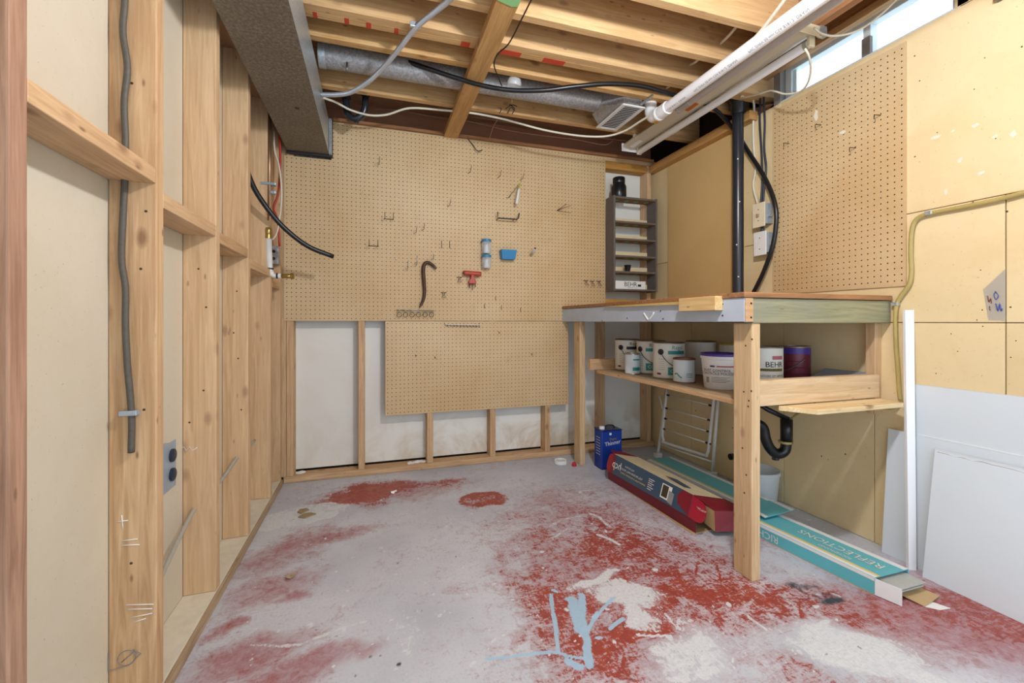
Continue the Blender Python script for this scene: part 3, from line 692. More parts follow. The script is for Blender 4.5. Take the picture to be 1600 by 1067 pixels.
for px, l in ((690, 'dark straight pin, left of the pair near the blue-lidded jars'), (702.5, 'dark straight pin, right of the pair near the blue-lidded jars')):
    p = hk(px, 388); wire('pegboard_pin', l, [p + Vector((0, -.002, .05)), p + Vector((0, -.003, .01)), p + Vector((0, -.01, 0))], M_STEELD, .0018, 'pin', 'straight pins on the large pegboard')
p = hk(870, 329); o = tag(empty('forked_hook', p), 'three-pronged wire hook right of the white-handled tool', 'hook')
for q in ((.055, -.05, .04), (.085, -.05, .03), (.08, -.06, -.025)): tube('prong', [p + Vector((0, .008, 0)), p, p + Vector(q)], .0015, M_STEELD, o, 6, 0)
def clip(label, px, py, group='spring clips on the large pegboard', mat=M_STEEL):
    p = hk(px, py); o = tag(empty('spring_clip', p), label, 'clip', group)
    tube('clip_bar', [p + Vector((-.018, -.003, .012)), p + Vector((.018, -.003, .012))], .0025, mat, o, 6, 0)
    for sgn in (-1, 1): tube('clip_jaw', [p + Vector((sgn * .006, -.003, .012)), p + Vector((sgn * .004, -.018, -.004)), p + Vector((sgn * .014, -.028, -.024)), p + Vector((0, -.028, -.02))], .0016, mat, o, 6, 0)
clip('wire spring clip beside the red tool', 717.5, 436); clip('wire spring clip below and left of the red tool', 693, 460)
clip('leftmost of three spring clips near the pegboard right edge', 914.7, 441); clip('middle of three spring clips near the pegboard right edge', 924.5, 442); clip('rightmost of three spring clips near the pegboard right edge', 935, 442)
for px, py, l in ((774, 466, 'small upright hook below the blue bin'), (756.5, 478, 'tiny hook near the seam left of the blue bin hook'), (783, 480, 'tiny pale hook above the pegboard seam'), (813, 484, 'tiny tilted hook near the seam, right of the others')):
    p = hk(px, py); wire('pegboard_hook', l, [p + Vector((0, .008, .012)), p + Vector((.002, -.004, .012)), p + Vector((.0, -.006, -.010)), p + Vector((.004, -.014, -.014))], M_STEEL, .0017)
for px, py, l in ((649, 556, 'small hook at the left of the lower pegboard'), (679, 559, 'small hook second from the left on the lower pegboard'), (830, 554, 'small hook at the right of the lower pegboard'), (779, 520, 'small hook right of the white tool rail')):
    p = hk(px, py); wire('pegboard_hook', l, [p + Vector((0, .008, .008)), p + Vector((0, -.003, .008)), p + Vector((.003, -.012, -.004)), p + Vector((.006, -.012, .006))], M_STEELD, .0017, group='hooks on the lower pegboard')
for px, py, l in ((1376, 180, 'bent hook near the upper right of the window-side pegboard'), (1233, 224, 'V-shaped hook at the left of the window-side pegboard'), (1337, 231, 'short hook in the middle of the window-side pegboard'), (1283, 195, 'tiny hook left of the white scuffs on the window-side pegboard')):
    p = atX(px, py, 2.0425); wire('pegboard_hook', l, [p + Vector((.008, 0, 0)), p, p + Vector((-.03, .006, .0)), p + Vector((-.03, .006, -.018))], M_STEELD, .0018, group='hooks on the window-side pegboard')
# ring rack with six loops
o = tag(empty('ring_tool_rack', hk(648, 486)), 'wire tool rack with six round loops below the crowbar', 'tool rack')
a, b = hk(619, 484), hk(678, 485)
for dz, dy in ((0, -.004), (-.008, -.02)): tube('rack_wire', [a + Vector((0, dy, dz)), b + Vector((0, dy, dz))], .0016, M_STEELP, o, 6, 0)
for i in range(6):
    c = hk(623.5 + i * 10, 484); ring('loop', c + Vector((0, -.022, -.006)), .013, .0016, M_STEELP, o, (0, .2, 1)); ring('loop', c + Vector((0, -.02, -.032)), .014, .0018, M_STEELD, o, (0, 1, .25))
# white tool rail on the lower board
o = tag(empty('tool_rail', hk(722, 508)), 'white wire rail with small prongs at the top of the lower pegboard', 'tool rail')
a, b = hk(695, 507), hk(750, 508); tube('rail_bar', [a + Vector((0, .006, .012)), a + Vector((0, -.012, .010)), a + Vector((.006, -.016, .0)), b + Vector((-.006, -.016, 0)), b + Vector((0, -.012, .01)), b + Vector((0, .006, .012))], .0042, plain('off_white_wire', 'DAD6C8', .5), o, 8, 0)
for i in range(11): p = a.lerp(b, (i + .5) / 11); tube('prong', [p + Vector((0, -.016, 0)), p + Vector((.001, -.024, -.002)), p + Vector((.004, -.026, -.016))], .0016, M_STEELD, o, 6, 0)
# crowbar
pts = [(679, 417.5), (673, 413), (667, 410.5), (662.5, 414), (661, 424), (662, 440), (663, 456), (661.5, 467), (657.5, 477)]
cb = tag(empty('crowbar', hk(657.5, 477)), 'rusty crowbar hanging on the pegboard', 'crowbar')
tube('shaft', [hk(x, y) + Vector((0, -.02, 0)) for x, y in pts], .010, M_RUST, cb, 8, 5, lambda t: .0085 + .003 * math.sin(min(1, t * 1.05) * math.pi))
p = hk(679, 417.5) + Vector((0, -.02, 0)); prism('claw', [p + Vector((-.006, -.012, .010)), p + Vector((.012, -.012, -.006)), p + Vector((.008, -.012, -.014)), p + Vector((-.012, -.012, -.002))], (0, .022, 0), M_RUST, cb)
p = hk(657.5, 477) + Vector((0, -.02, 0)); prism('chisel_end', [p + Vector((-.001, -.012, .012)), p + Vector((.012, -.012, .012)), p + Vector((-.006, -.012, -.016)), p + Vector((-.01, -.012, -.014))], (0, .024, 0), M_RUST, cb)
# red T-handled tool
c = hk(736.5, 428) + Vector((0, -.03, 0)); o = tag(empty('red_tool', c), 'red T-handled plastic tool hanging below the blue-lidded jars', 'tool')
tube('handle', [c + Vector((-.058, 0, 0)), c + Vector((-.05, 0, .002)), c + Vector((.05, 0, -.002)), c + Vector((.058, 0, -.002))], .0155, M_REDT, o, 12, 0)
prism('body', [c + Vector(q) for q in ((-.010, -.012, -.010), (.010, -.012, -.010), (.012, -.012, -.032), (.026, -.012, -.052), (.024, -.012, -.068), (-.022, -.012, -.068), (-.026, -.012, -.052), (-.012, -.012, -.032))], (0, .024, 0), M_REDT, o, .003)
for d, L in ((-.02, .03), (0, .044), (.02, .024)): tube('spike', [c + Vector((d, 0, -.066)), c + Vector((d, 0, -.066 - L))], .0025, M_STEELD, o, 6, 0)
for s_ in (-1, 1): tube('wire_clip', [c + Vector((s_ * .03, .024, -.028)), c + Vector((s_ * .03, .006, -.026)), c + Vector((s_ * .018, .0, -.030))], .002, M_STEELP, o, 6, 0)
lathe('handle_plug', [(.008, 0), (.008, .002)], c + Vector((-.0585, 0, 0)), M_INK, o, (-1, 0, 0), 10)
# two stacked jars
p = hk(758, 421) + Vector((0, -.034, 0)); zt = [hk(758, y).z for y in (420, 399, 397.5, 375)]
for nm, z0, z1, l in (('storage_jar', zt[0], zt[1], 'clear jar with blue lid, lower of the two stacked on the pegboard'), ('storage_jar', zt[2], zt[3], 'clear jar with blue lid, upper of the two stacked on the pegboard')):
    o = tag(empty(nm, (p.x, p.y, z0)), l, 'jar', 'blue-lidded jars on the pegboard'); h = z1 - z0
    lathe('body', [(.028, 0), (.031, .004), (.031, h - .022), (.028, h - .016)], (p.x, p.y, z0), M_JARC, o, (0, 0, 1), 20)
    lathe('lid', [(.0325, 0), (.0330, .002), (.0330, .013), (.030, .016)], (p.x, p.y, z0 + h - .018), M_SKY, o, (0, 0, 1), 20)
    lathe('contents', [(.018, 0), (.02, .01), (.012, h * .55)], (p.x, p.y, z0 + .002), M_WHITE, o, (0, 0, 1), 12)
# blue bin
a, b = hk(779.5, 391.5), hk(803.5, 392.5); o = tag(empty('small_bin', (a + b) / 2), 'small blue plastic bin hanging right of the stacked jars', 'bin'); zb_ = a.z - .062
def ringquad(x0, x1, y0, y1, z): return [(x0, y0, z), (x1, y0, z), (x1, y1, z), (x0, y1, z)]
v = ringquad(a.x + .01, b.x - .008, YP - .048, YP - .004, zb_) + ringquad(a.x, b.x, YP - .062, YP - .003, a.z) + ringquad(a.x + .004, b.x - .004, YP - .058, YP - .006, a.z) + ringquad(a.x + .013, b.x - .011, YP - .045, YP - .008, zb_ + .004)
f = [(3, 2, 1, 0)] + [(i, (i + 1) % 4, 4 + (i + 1) % 4, 4 + i) for i in range(4)] + [(4 + i, 4 + (i + 1) % 4, 8 + (i + 1) % 4, 8 + i) for i in range(4)] + [(8 + i, 8 + (i + 1) % 4, 12 + (i + 1) % 4, 12 + i) for i in range(4)] + [(12, 13, 14, 15)]
mk('bin_body', v, f, M_BIN, o, False, .002)
box('hanger_tab', (a.x + b.x) / 2 - .015, (a.x + b.x) / 2 + .015, YP - .003, YP - .0005, a.z - .012, a.z + .010, M_BIN, o, .001)
# white peg tube
p = hk(829, 399); q = p + Vector((.0, -.09, .034)); o = tag(empty('tube_peg', p), 'short white tube peg with dark open end, right of the blue bin', 'peg')
tube('tube_body', [p, q], .009, plain('grey_white_tube', 'CFCBC4', .4), o, 12, 0); lathe('bore', [(.0068, 0), (.0068, .001)], q, M_INK, o, (q - p), 12)
# black bracket hook and white-handled tool
a, b = hk(775, 343), hk(804, 345); dv = Vector((0, -.045, 0)); o = tag(empty('bracket_hook', (a + b) / 2), 'black U-shaped bracket hook below the white-handled tool', 'hook')
tube('bracket_bar', [a + dv + Vector((0, 0, .04)), a + dv, b + dv, b + dv + Vector((.012, -.004, .01)), b + dv + Vector((.016, -.006, .042))], .0045, M_INK, o, 8, 0)
for t_ in (.05, .9): q = a.lerp(b, t_); tube('bracket_arm', [q + Vector((0, .004, 0)), q + dv], .004, M_BRASS, o, 8, 0)
p0, p1 = hk(803, 322) + Vector((0, -.055, 0)), hk(807, 298) + Vector((0, -.055, 0)); o = tag(empty('hanging_tool', p0), 'white-handled tool with yellow-green tip hanging above the black bracket', 'tool')
tube('handle', [p0, p0.lerp(p1, .5), p1], .0095, M_WHITE, o, 10, 3, lambda t: .0105 - .003 * t); tube('tip', [p1, p1 + Vector((.006, .0, .022)), p1 + Vector((.004, .004, .034))], .006, plain('yellow_green', 'B7B64A', .5), o, 8, 3)
tube('hang_loop', [p1 + Vector((.004, .004, .034)), p1 + Vector((-.006, .03, .016)), hk(794, 309)], .0016, M_STEEL, o, 6, 0)
p = hk(793, 309); wire('pegboard_hook', 'wire hook carrying the white-handled tool', [p + Vector((-.012, -.002, 0)), p + Vector((.012, -.003, 0)), p + Vector((.02, -.04, .03))], M_STEEL, .0016)
lathe('push_pin', [(.006, 0), (.006, .004), (.003, .012)], hk(859, 414), M_CREAM, None, (0, -1, 0), 10); tag(bpy.context.scene.collection.objects[-1], 'cream push pin on the pegboard right of the blue bin', 'pin')
lathe('push_pin', [(.006, 0), (.006, .004), (.003, .012)], hk(619, 405), M_WHITE, None, (0, -1, 0), 10); tag(bpy.context.scene.collection.objects[-1], 'white push pin on the pegboard left of the crowbar hooks', 'pin')
# ------------------------------------------------------------------ left wall services
o = tag(empty('armoured_cable', (-.57, 1.275, .6)), 'grey armoured cable hanging down the side of the second stud', 'cable')
Yc = 1.271
tube('cable_jacket', [atY(x, y, Yc) for x, y in ((196, -90), (195, 0), (192, 50), (199, 105), (194, 160), (196, 215), (195, 260), (194, 300), (190, 400), (196, 450), (196, 505), (199, 570), (204, 625), (206, 660), (205, 707))], .0068, M_ARM, o, 10, 6)
p = atY(205, 644, 1.279); box('cable_strap', p.x - .018, p.x + .018, Yc - .010, 1.2795, p.z - .006, p.z + .006, M_OUTM, o, .002)
o = tag(empty('wall_cable', (-.55, 1.705, .32)), 'pale grey cable passing through holes low in the left wall studs', 'cable')
tube('cable_jacket', [Vector(q) for q in ((-.56, 1.325, .225), (-.547, 1.40, .256), (-.556, 1.52, .285), (-.566, 1.66, .314), (-.570, 1.72, .322), (-.572, 1.85, .318), (-.560, 1.98, .338), (-.548, 2.09, .372), (-.545, 2.16, .378), (-.550, 2.4, .37))], .0065, M_PALECAB, o, 8, 6)
o = tag(empty('outlet_box', (-.57, 1.40, .54)), 'metal outlet box with double socket on the left wall behind the second stud', 'outlet')
box('metal_box', -.6008, -.545, 1.322, 1.497, .485, .60, M_OUTM, o, .003)
for dz in (.572, .518): lathe('socket', [(.018, 0), (.018, .006), (.014, .008)], (-.5418, 1.462, dz), M_DKCAB, o, (1, 0, 0), 14)
box('mount_strap', -.5448, -.542, 1.40, 1.492, .478, .61, M_OUTM, o, .001)
# water pipe in the back-left corner
YW = 2.56
o = tag(empty('water_pipe', (-.47, YW, 1.3)), 'copper pipe with brass coupling, white valve section and brass tap in the back-left corner', 'pipe')
pc = atY(420, 345, YW - .03); x0, y0 = pc.x, pc.y
tube('copper_pipe', [Vector((x0 + .004, y0, 2.10)), Vector((x0, y0, pc.z))], .0115, M_COPPER, o, 12, 0)
z1 = atY(418, 371, YW - .03).z; z2 = atY(418, 427, YW - .03).z
lathe('brass_coupling', [(.017, 0), (.017, .02), (.015, .022), (.0175, .026), (.0175, .05), (.014, .056)], (x0 - .002, y0, z1 - .006), M_BRASS, o, (0, 0, 1), 12)
tube('white_pipe', [Vector((x0 - .002, y0, z1)), Vector((x0 + .004, y0, z2 + .02)), Vector((x0 + .01, y0 - .002, z2))], .015, M_WHITE, o, 12, 0)
tube('white_elbow', [Vector((x0 + .01, y0 - .002, z2 + .01)), Vector((x0 + .02, y0 - .004, z2 - .01)), Vector((x0 + .06, y0 - .006, z2 - .012))], .0125, M_WHITE, o, 12, 4)
tube('brass_tap', [Vector((x0 + .055, y0 - .006, z2 - .012)), Vector((x0 + .12, y0 - .012, z2 - .012))], .012, M_BRASS, o, 12, 0); lathe('tap_cap', [(.0165, 0), (.017, .012), (.013, .016)], (x0 + .105, y0 - .011, z2 - .012), M_BRASS, o, (1, 0, 0), 14)
for zz in (z2 + .02, ): lathe('clamp_ring', [(.0165, 0), (.0165, .008)], (x0 + .006, y0, zz), M_INK, o, (0, 0, 1), 12)
lathe('clamp_ring', [(.0145, 0), (.0145, .008)], (x0 + .036, y0 - .005, z2 - .012), M_INK, o, (1, 0, 0), 12)
zc = atY(420, 288, YW - .03).z; box('ground_clamp', x0 - .035, x0 + .035, y0 - .016, y0 + .016, zc - .006, zc + .008, M_OUTM, o, .003); box('ground_clamp', x0 + .008, x0 + .034, y0 - .014, y0 + .012, zc - .05, zc - .034, M_OUTM, o, .003)
tag(tube('corner_wire', [atY(x, y, 2.66) for x, y in ((428, 205), (429, 235), (436, 260), (440, 300), (437, 340), (432, 365), (425, 375))], .005, M_WIREW, None, 6), 'white cable looping beside the copper pipe', 'cable')
tag(tube('corner_wire', [atY(x, y, 2.68) for x, y in ((436, 200), (438, 250), (435, 300), (428, 325), (434, 345), (437, 385))], .006, M_WIRER, None, 6), 'red wire hanging beside the copper pipe', 'cable')
p = atY(429, 399, 2.72); o = tag(box('junction_box', p.x - .028, p.x + .022, 2.70, 2.755, p.z - .05, p.z + .05, M_GALV, None, .003), 'small grey metal junction box behind the white valve pipe', 'junction box')
for q in (-.02, .02): lathe('knockout', [(.009, 0), (.009, .0015)], (p.x, 2.6995, p.z + q), M_STEELD, o, (0, -1, 0), 10)
o = tag(empty('black_hose', (-.3, 2.4, 1.4)), 'black hose end sticking out in front of the large pegboard', 'hose')
tube('hose_body', [D(378, 240, 2.05), D(391, 280, 2.1), D(408, 312, 2.15), D(440, 352, 2.22), D(480, 384, 2.3), D(521, 401, 2.38)], .0125, M_HOSE, o, 10, 6)
q = D(521, 401, 2.38); lathe('hose_mouth', [(.0105, 0), (.0105, .001)], q, M_GREYINK, o, q - D(500, 394, 2.34), 12)
# lumber stamp on the second stud
o = empty('lumber_stamp', atY(200, 1030, 1.2795)); tag(o, 'faint printed grade stamp near the foot of the second stud', 'stamp')
p = atY(198, 1028, 1.2788); ring('stamp_circle', p, .018, .0009, M_GREYINK, o, (0, 1, 0)); tube('stamp_flag', [p + Vector(q) for q in ((-.035, 0, .02), (-.035, 0, -.022), (.005, 0, -.018), (.028, 0, .004), (.012, 0, .018))], .0009, M_GREYINK, o, 5, 0); tube('stamp_slash', [p + Vector((-.01, 0, -.008)), p + Vector((.012, 0, .01))], .0012, M_GREYINK, o, 5, 0)
# ------------------------------------------------------------------ sheet-metal duct along the left of the ceiling
o = tag(empty('sheet_metal_duct', (-.36, 1.0, 1.94)), 'large rectangular sheet-metal duct running along the left of the ceiling', 'duct')
DX0, DX1, DZ0, DZ1 = -.472, -.25, 1.94, 2.145
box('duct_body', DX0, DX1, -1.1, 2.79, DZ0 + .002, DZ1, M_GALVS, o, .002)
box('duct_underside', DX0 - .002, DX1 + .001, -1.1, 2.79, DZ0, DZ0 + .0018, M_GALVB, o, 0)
box('end_flange', DX0 - .004, DX1 + .02, 2.7905, 2.818, DZ0 - .012, DZ1 + .01, M_INK, o, .001)
box('side_flange', DX1 + .0015, DX1 + .018, 2.772, 2.7895, DZ0 - .006, DZ1 + .005, M_GALV, o, .001)
p = atz(464, 169, DZ0); lathe('screw_hole', [(.011, 0), (.011, .001)], (p.x, p.y, DZ0 - .0001), M_INK, o, (0, 0, -1), 14)
# round supply pipe between joists, with boot and register
o = tag(empty('round_duct', (.5, 2.27, 2.22)), 'round galvanised supply pipe between the joists ending in a boot', 'duct')
RYC, RZC, RR = 2.255, 2.228, .060
lathe('pipe', [(RR, 0), (RR, 1.47)], (-.235, RYC, RZC), M_GALV, o, (1, 0, 0), 28)
lathe('collar', [(RR + .004, 0), (RR + .004, .03)], (-.246, RYC, RZC), M_GALVS, o, (1, 0, 0), 28); lathe('seam', [(RR + .002, 0), (RR + .003, .004), (RR + .002, .008)], (1.20, RYC, RZC), M_GALV, o, (1, 0, 0), 28)
v = [(1.235, RYC - .055, 2.175), (1.235, RYC + .055, 2.175), (1.235, RYC + .055, 2.285), (1.235, RYC - .055, 2.285), (1.31, 2.085, 2.14), (1.31, 2.365, 2.14), (1.31, 2.365, 2.29), (1.31, 2.085, 2.29), (1.425, 2.085, 2.14), (1.425, 2.365, 2.14), (1.425, 2.365, 2.29), (1.425, 2.085, 2.29)]
mk('boot', v, [(0, 1, 2, 3), (0, 4, 5, 1), (1, 5, 6, 2), (2, 6, 7, 3), (3, 7, 4, 0), (4, 8, 9, 5), (5, 9, 10, 6), (6, 10, 11, 7), (7, 11, 8, 4), (8, 11, 10, 9)], M_GALV, o)
hb = D(543, 106, 2.1); tube('hanger_bolt', [Vector((hb.x, 2.2, 2.175)), Vector((hb.x, 2.2, 2.13))], .005, M_STEEL, o, 8, 0)
rg = tag(empty('floor_register', (1.365, 2.22, 2.135)), 'white louvred register at the end of the round duct', 'register')
box('register_flange', 1.295, 1.435, 2.07, 2.085, 2.128, 2.136, M_WHITE, rg, .001); box('register_flange', 1.295, 1.435, 2.357, 2.372, 2.128, 2.136, M_WHITE, rg, .001)
box('register_flange', 1.295, 1.315, 2.0855, 2.3565, 2.128, 2.136, M_WHITE, rg, .001); box('register_flange', 1.415, 1.435, 2.0855, 2.3565, 2.128, 2.136, M_WHITE, rg, .001)
for i in range(14): y = 2.095 + i * .0188; prism('louvre', [(1.3155, y, 2.128), (1.4145, y, 2.1285), (1.4145, y + .0145, 2.1325), (1.3155, y + .0145, 2.1325)], (0, .0005, .001), M_WHITE, rg)
box('register_back', 1.3155, 1.4145, 2.0855, 2.3565, 2.1375, 2.1385, M_INK, rg, 0)
box('damper_lever', 1.40, 1.412, 1.965, 2.0695, 2.140, 2.150, M_GALVS, rg, .001)
p = D(803, 128, 2.16); tag(lathe('plastic_cup', [(.034, 0), (.036, .012), (.030, .03), (.028, .032), (.0, .032)], (p.x, p.y, p.z - .018), M_JARC, None, (.1, -.3, 1), 20), 'clear plastic cap stuck beside the round duct', 'cap')
# flexible conduit
o = tag(empty('flexible_conduit', (0, 1.9, 2.15)), 'ribbed grey flexible conduit sagging from the joists to the duct', 'conduit')
cp = spline([D(735, -34, 1.53), D(702, 0, 1.645), D(675, 22, 1.72), D(650, 43, 1.79), D(622, 78, 1.90), D(600, 104, 1.99), D(575, 128, 2.07), D(548, 144, 2.13), D(525, 148, 2.16), D(503, 148, 2.19)], 70)
tube('conduit_body', cp, .0105, M_FLEX, o, 10, 0, lambda t: .0103 + .0014 * math.sin(t * 6.283 * 155))
p = D(650, 41, 1.785); box('conduit_strap', p.x - .025, p.x + .02, p.y - .008, p.y + .008, p.z - .006, p.z + .016, M_FLEX, o, .003)
# ceiling P-trap
o = tag(empty('ceiling_trap', D(556, 185, 2.46)), 'black plastic U-shaped drain trap under the joists near the duct', 'trap')
tp = [D(541, 140, 2.46), D(541, 160, 2.46), D(544, 178, 2.46), D(556, 186, 2.46), D(568, 176, 2.46), D(571, 158, 2.46), D(571, 140, 2.5)]
tube('trap_bend', tp, .019, M_BLACK, o, 12, 5)
for x, y in ((541, 157), (571, 153)): p = D(x, y, 2.46); lathe('trap_collar', [(.023, 0), (.024, .02), (.021, .024)], p, M_BLACK, o, (0, 0, 1), 14)
p = D(557, 189, 2.46); lathe('cleanout_plug', [(.012, 0), (.012, .012)], p, M_BLACK, o, (0, 0, -1), 8)
# cables at the ceiling
tag(tube('black_hose', [D(600, 84, 2.16), D(650, 101, 2.15), D(710, 121, 2.14), D(755, 134, 2.14), D(800, 141, 2.15), D(850, 141, 2.15), D(900, 135, 2.15), D(950, 131, 2.16), D(1000, 134, 2.2), D(1045, 146, 2.26), D(1085, 158, 2.33), D(1116, 170, 2.42), atX(1150, 207, 2.015), atX(1168, 235, 2.022), atX(1195, 278, 2.018), atX(1210, 315, 2.012), atX(1213, 345, 2.012), atX(1207, 385, 2.012), atX(1193, 425, 2.015), atX(1178, 456, 2.015), atX(1176, 462, 2.015)], .0115, M_HOSE, None, 10, 6), 'long black hose crossing the ceiling and curving down the right wall', 'hose')
tag(tube('white_cable', [D(503, 152, 2.30), D(525, 160, 2.38), D(548, 172, 2.42), D(578, 180, 2.46), D(605, 179, 2.48), D(640, 169, 2.48), D(690, 172, 2.50), D(740, 177, 2.53), D(790, 187, 2.55), D(850, 203, 2.6), D(905, 212, 2.66), D(945, 213, 2.66), D(975, 205, 2.6), D(1003, 188, 2.47), D(1030, 172, 2.34), D(1060, 153, 2.22), D(1095, 124, 2.06), D(1140, 91, 1.9), D(1180, 58, 1.765), D(1222, 5, 1.6), D(1250, -35, 1.5)], .006, M_WIREW, None, 8, 6), 'white cable running along the joists and over the pipe', 'cable')
tag(tube('brown_wire', [D(503, 167, 2.75), D(560, 172, 2.8), D(620, 172, 2.82), D(680, 183, 2.85), D(740, 191, 2.9), D(790, 203, 2.95), D(850, 212, 3.0), D(900, 218, 3.05), D(945, 226, 3.08), D(960, 216, 3.08)], .0035, M_WIREB, None, 6, 5), 'thin brown wire strung along the rim above the pegboard', 'wire')
tag(tube('brown_wire', [D(730, 181, 2.88), D(800, 192, 2.93), D(870, 206, 3.0), D(940, 216, 3.05), D(1000, 222, 3.1)], .0028, M_WIREB, None, 6, 5), 'second thin brown wire just above the other near the register', 'wire')
tag(tube('dark_wire', [D(836, -12, 1.56), D(815, 30, 1.68), D(795, 68, 1.80), D(778, 84, 1.86), D(772, 100, 1.95), D(776, 115, 2.02), D(784, 134, 2.10)], .0032, M_STEELD, None, 6, 5), 'dark wire hanging down beside the brace board', 'wire')
tag(tube('dark_wire', [D(777, 187, 2.56), D(770, 200, 2.7), D(765, 216, 2.82)], .0022, M_WIREB, None, 6, 3), 'short brown wire dropping from the white cable to the pegboard top', 'wire')
tag(tube('dark_wire', [D(731, 217, 2.87), D(740, 228, 2.87), D(746, 236, 2.86), D(754, 234, 2.86)], .0028, M_STEELD, None, 6, 3), 'bent bit of wire over the pegboard top edge right of the brace', 'wire')
o = tag(empty('wire_clip', D(800, 167, 2.5)), 'tangled black wire clip under the joist near the round duct', 'clip')
for a, b, c in (((790, 170), (799, 164), (808, 166)), ((793, 177), (798, 168), (804, 173)), ((800, 160), (801, 152), (813, 147)), ((780, 177), (783, 172), (782, 168)), ((796, 163), (804, 170), (800, 178))):
    tube('clip_wire', [D(*a, 2.5), D(*b, 2.5), D(*c, 2.5)], .0028, M_STEELD if c[1] != 147 else M_CREAM, o, 6, 3)
for a, ya, b, yb, l in (((1164, 24), 1.452, (1124, 70), 1.66, 'short white cable stub through the nearest joist'), ((1095, 88), 1.688, (1078, 101), 1.85, 'short white cable stub through the second joist'), ((1050, 128), 1.92, (1040, 138), 2.05, 'short white cable stub through the doubled joist')):
    pa, pb = atY(*a, ya), atY(*b, yb); tag(tube('cable_stub', [pa + Vector((0, -.01, 0)), pa.lerp(pb, .5) + Vector((0, 0, -.008)), pb], .006, M_WIREW, None, 8, 4), l, 'cable', 'cable stubs in the joists')
tag(prism('paint_patch', [(.437, 1.50, CB - .0385), (.524, 1.50, CB - .0385), (.522, 1.565, CB - .0385), (.50, 1.572, CB - .0385), (.44, 1.556, CB - .0385)], (0, 0, .0008), plain('mint_paint', '8FCB8A', .6)), 'mint green paint mark on the brace board', 'mark')
for x0, x1, l in ((.000, .016, 'first'), (.118, .136, 'second'), (.202, .222, 'third'), (.315, .332, 'fourth'), (.60, .64, 'fifth'), (.78, .88, 'sixth'), (.99, 1.10, 'seventh')):
    tag(box('red_mark', x0 - .23, x1 - .23, 1.8868, 1.923, CB - .0006, CB - .0001, M_REDCH, None, 0), 'red paint mark on the doubled joist, %s from the duct' % l, 'mark', 'red marks on the doubled joist')
# ------------------------------------------------------------------ white drain pipe and fluorescent fitting
o = tag(empty('drain_pipe', (1.487, 1.0, 2.08)), 'white plastic drain pipe hung under the joists', 'pipe')
PX, PZ, PR = 1.487, 2.082, .0285
lathe('pipe', [(PR, 0), (PR, 3.05)], (PX, -1.1, PZ), M_PVC, o, (0, 1, 0), 24)
lathe('coupling', [(PR + .002, 0), (PR + .006, .003), (PR + .006, .055), (PR + .002, .058)], (PX, 1.94, PZ), M_PVC, o, (0, 1, 0), 24)
tube('elbow', [Vector((PX, 1.99, PZ)), Vector((PX, 2.03, PZ)), Vector((PX + .004, 2.075, PZ + .012)), Vector((PX + .006, 2.10, PZ + .045)), Vector((PX + .006, 2.105, PZ + .11))], PR + .005, M_PVC, o, 20, 5)
lathe('elbow_ring', [(PR + .007, 0), (PR + .009, .004), (PR + .009, .016), (PR + .006, .02)], (PX, 2.01, PZ), M_PVC, o, (0, 1, 0), 24)
prism('yellow_sticker', [(PX - .012, 2.03, PZ - PR - .008), (PX + .016, 2.03, PZ - PR - .008), (PX + .016, 2.062, PZ - PR - .004), (PX - .012, 2.062, PZ - PR - .004)], (0, 0, .002), plain('mustard', 'D6A233', .5), o)
dirr = Vector((-.62, 0, -.78)); nn_ = dirr
for k in range(3):
    v, f = text_verts('PVC DWV 50 mm CSA B181.2  DRAIN', .016); y0 = 1.28 + k * .32; vv = []
    for q in v:
        a = math.atan2(-.78, -.62) + (q[1] + .002) / PR
        vv.append((PX + (PR + .001) * math.cos(a), y0 - q[0], PZ + (PR + .001) * math.sin(a)))
    mk('pipe_print', vv, f, M_GREYINK, o)
tag(lathe('shaded_pipe', [(.019, 0), (.021, .002), (.021, .02), (.019, .022), (.019, .07), (.021, .075), (.021, .1), (.019, .102), (.019, 2.9)], (1.575, 1.98, 2.098), M_PVCG, None, (0, -1, 0), 20), 'thinner white pipe coloured grey for shade, between the white drain pipe and the light fitting', 'pipe')
o = tag(empty('fluorescent_fitting', (1.70, 1.9, 2.1)), 'fluorescent batten light fitting with one white tube under the joists', 'light fitting')
FY0, FY1 = 1.31, 2.57
prof = [(1.615, 2.150), (1.600, 2.128), (1.625, 2.120), (1.668, 2.112), (1.700, 2.120), (1.735, 2.136), (1.738, 2.150)]
prism('batten_body', [(x, FY0, z) for x, z in prof], (0, FY1 - FY0, 0), plain('cream_enamel', 'CFC7B4', .4, 0, .03, 8), o, .002)
box('end_plate', 1.598, 1.742, FY1 + .0005, FY1 + .004, 2.100, 2.152, M_WHITE, o, .001); box('end_plate', 1.598, 1.742, FY0 - .004, FY0 - .0005, 2.108, 2.152, M_CREAM, o, .001)
lathe('tube', [(.017, 0), (.019, .006), (.019, 1.194), (.017, 1.20)], (1.722, 1.345, 2.100), M_PVC, o, (0, 1, 0), 20)
for y in (1.33, 2.547): box('lamp_holder', 1.706, 1.738, y, y + .014, 2.082, 2.135, M_CREAM, o, .003)
lathe('tube_cap', [(.0195, 0), (.0195, .016)], (1.722, 1.346, 2.100), M_STEELP, o, (0, 1, 0), 20)
prism('orange_label', [(1.640, 1.915, 2.1165), (1.662, 1.915, 2.1125), (1.662, 2.0, 2.1125), (1.640, 2.0, 2.1165)], (0, 0, -.0008), M_ORANGE, o); prism('rating_label', [(1.632, 2.42, 2.1180), (1.660, 2.42, 2.1130), (1.660, 2.53, 2.1130), (1.632, 2.53, 2.1180)], (0, 0, -.0008), M_EDGE, o)
box('end_bracket', 1.73, 1.765, 1.30, 1.32, 2.112, 2.152, M_GALVS, o, .002)
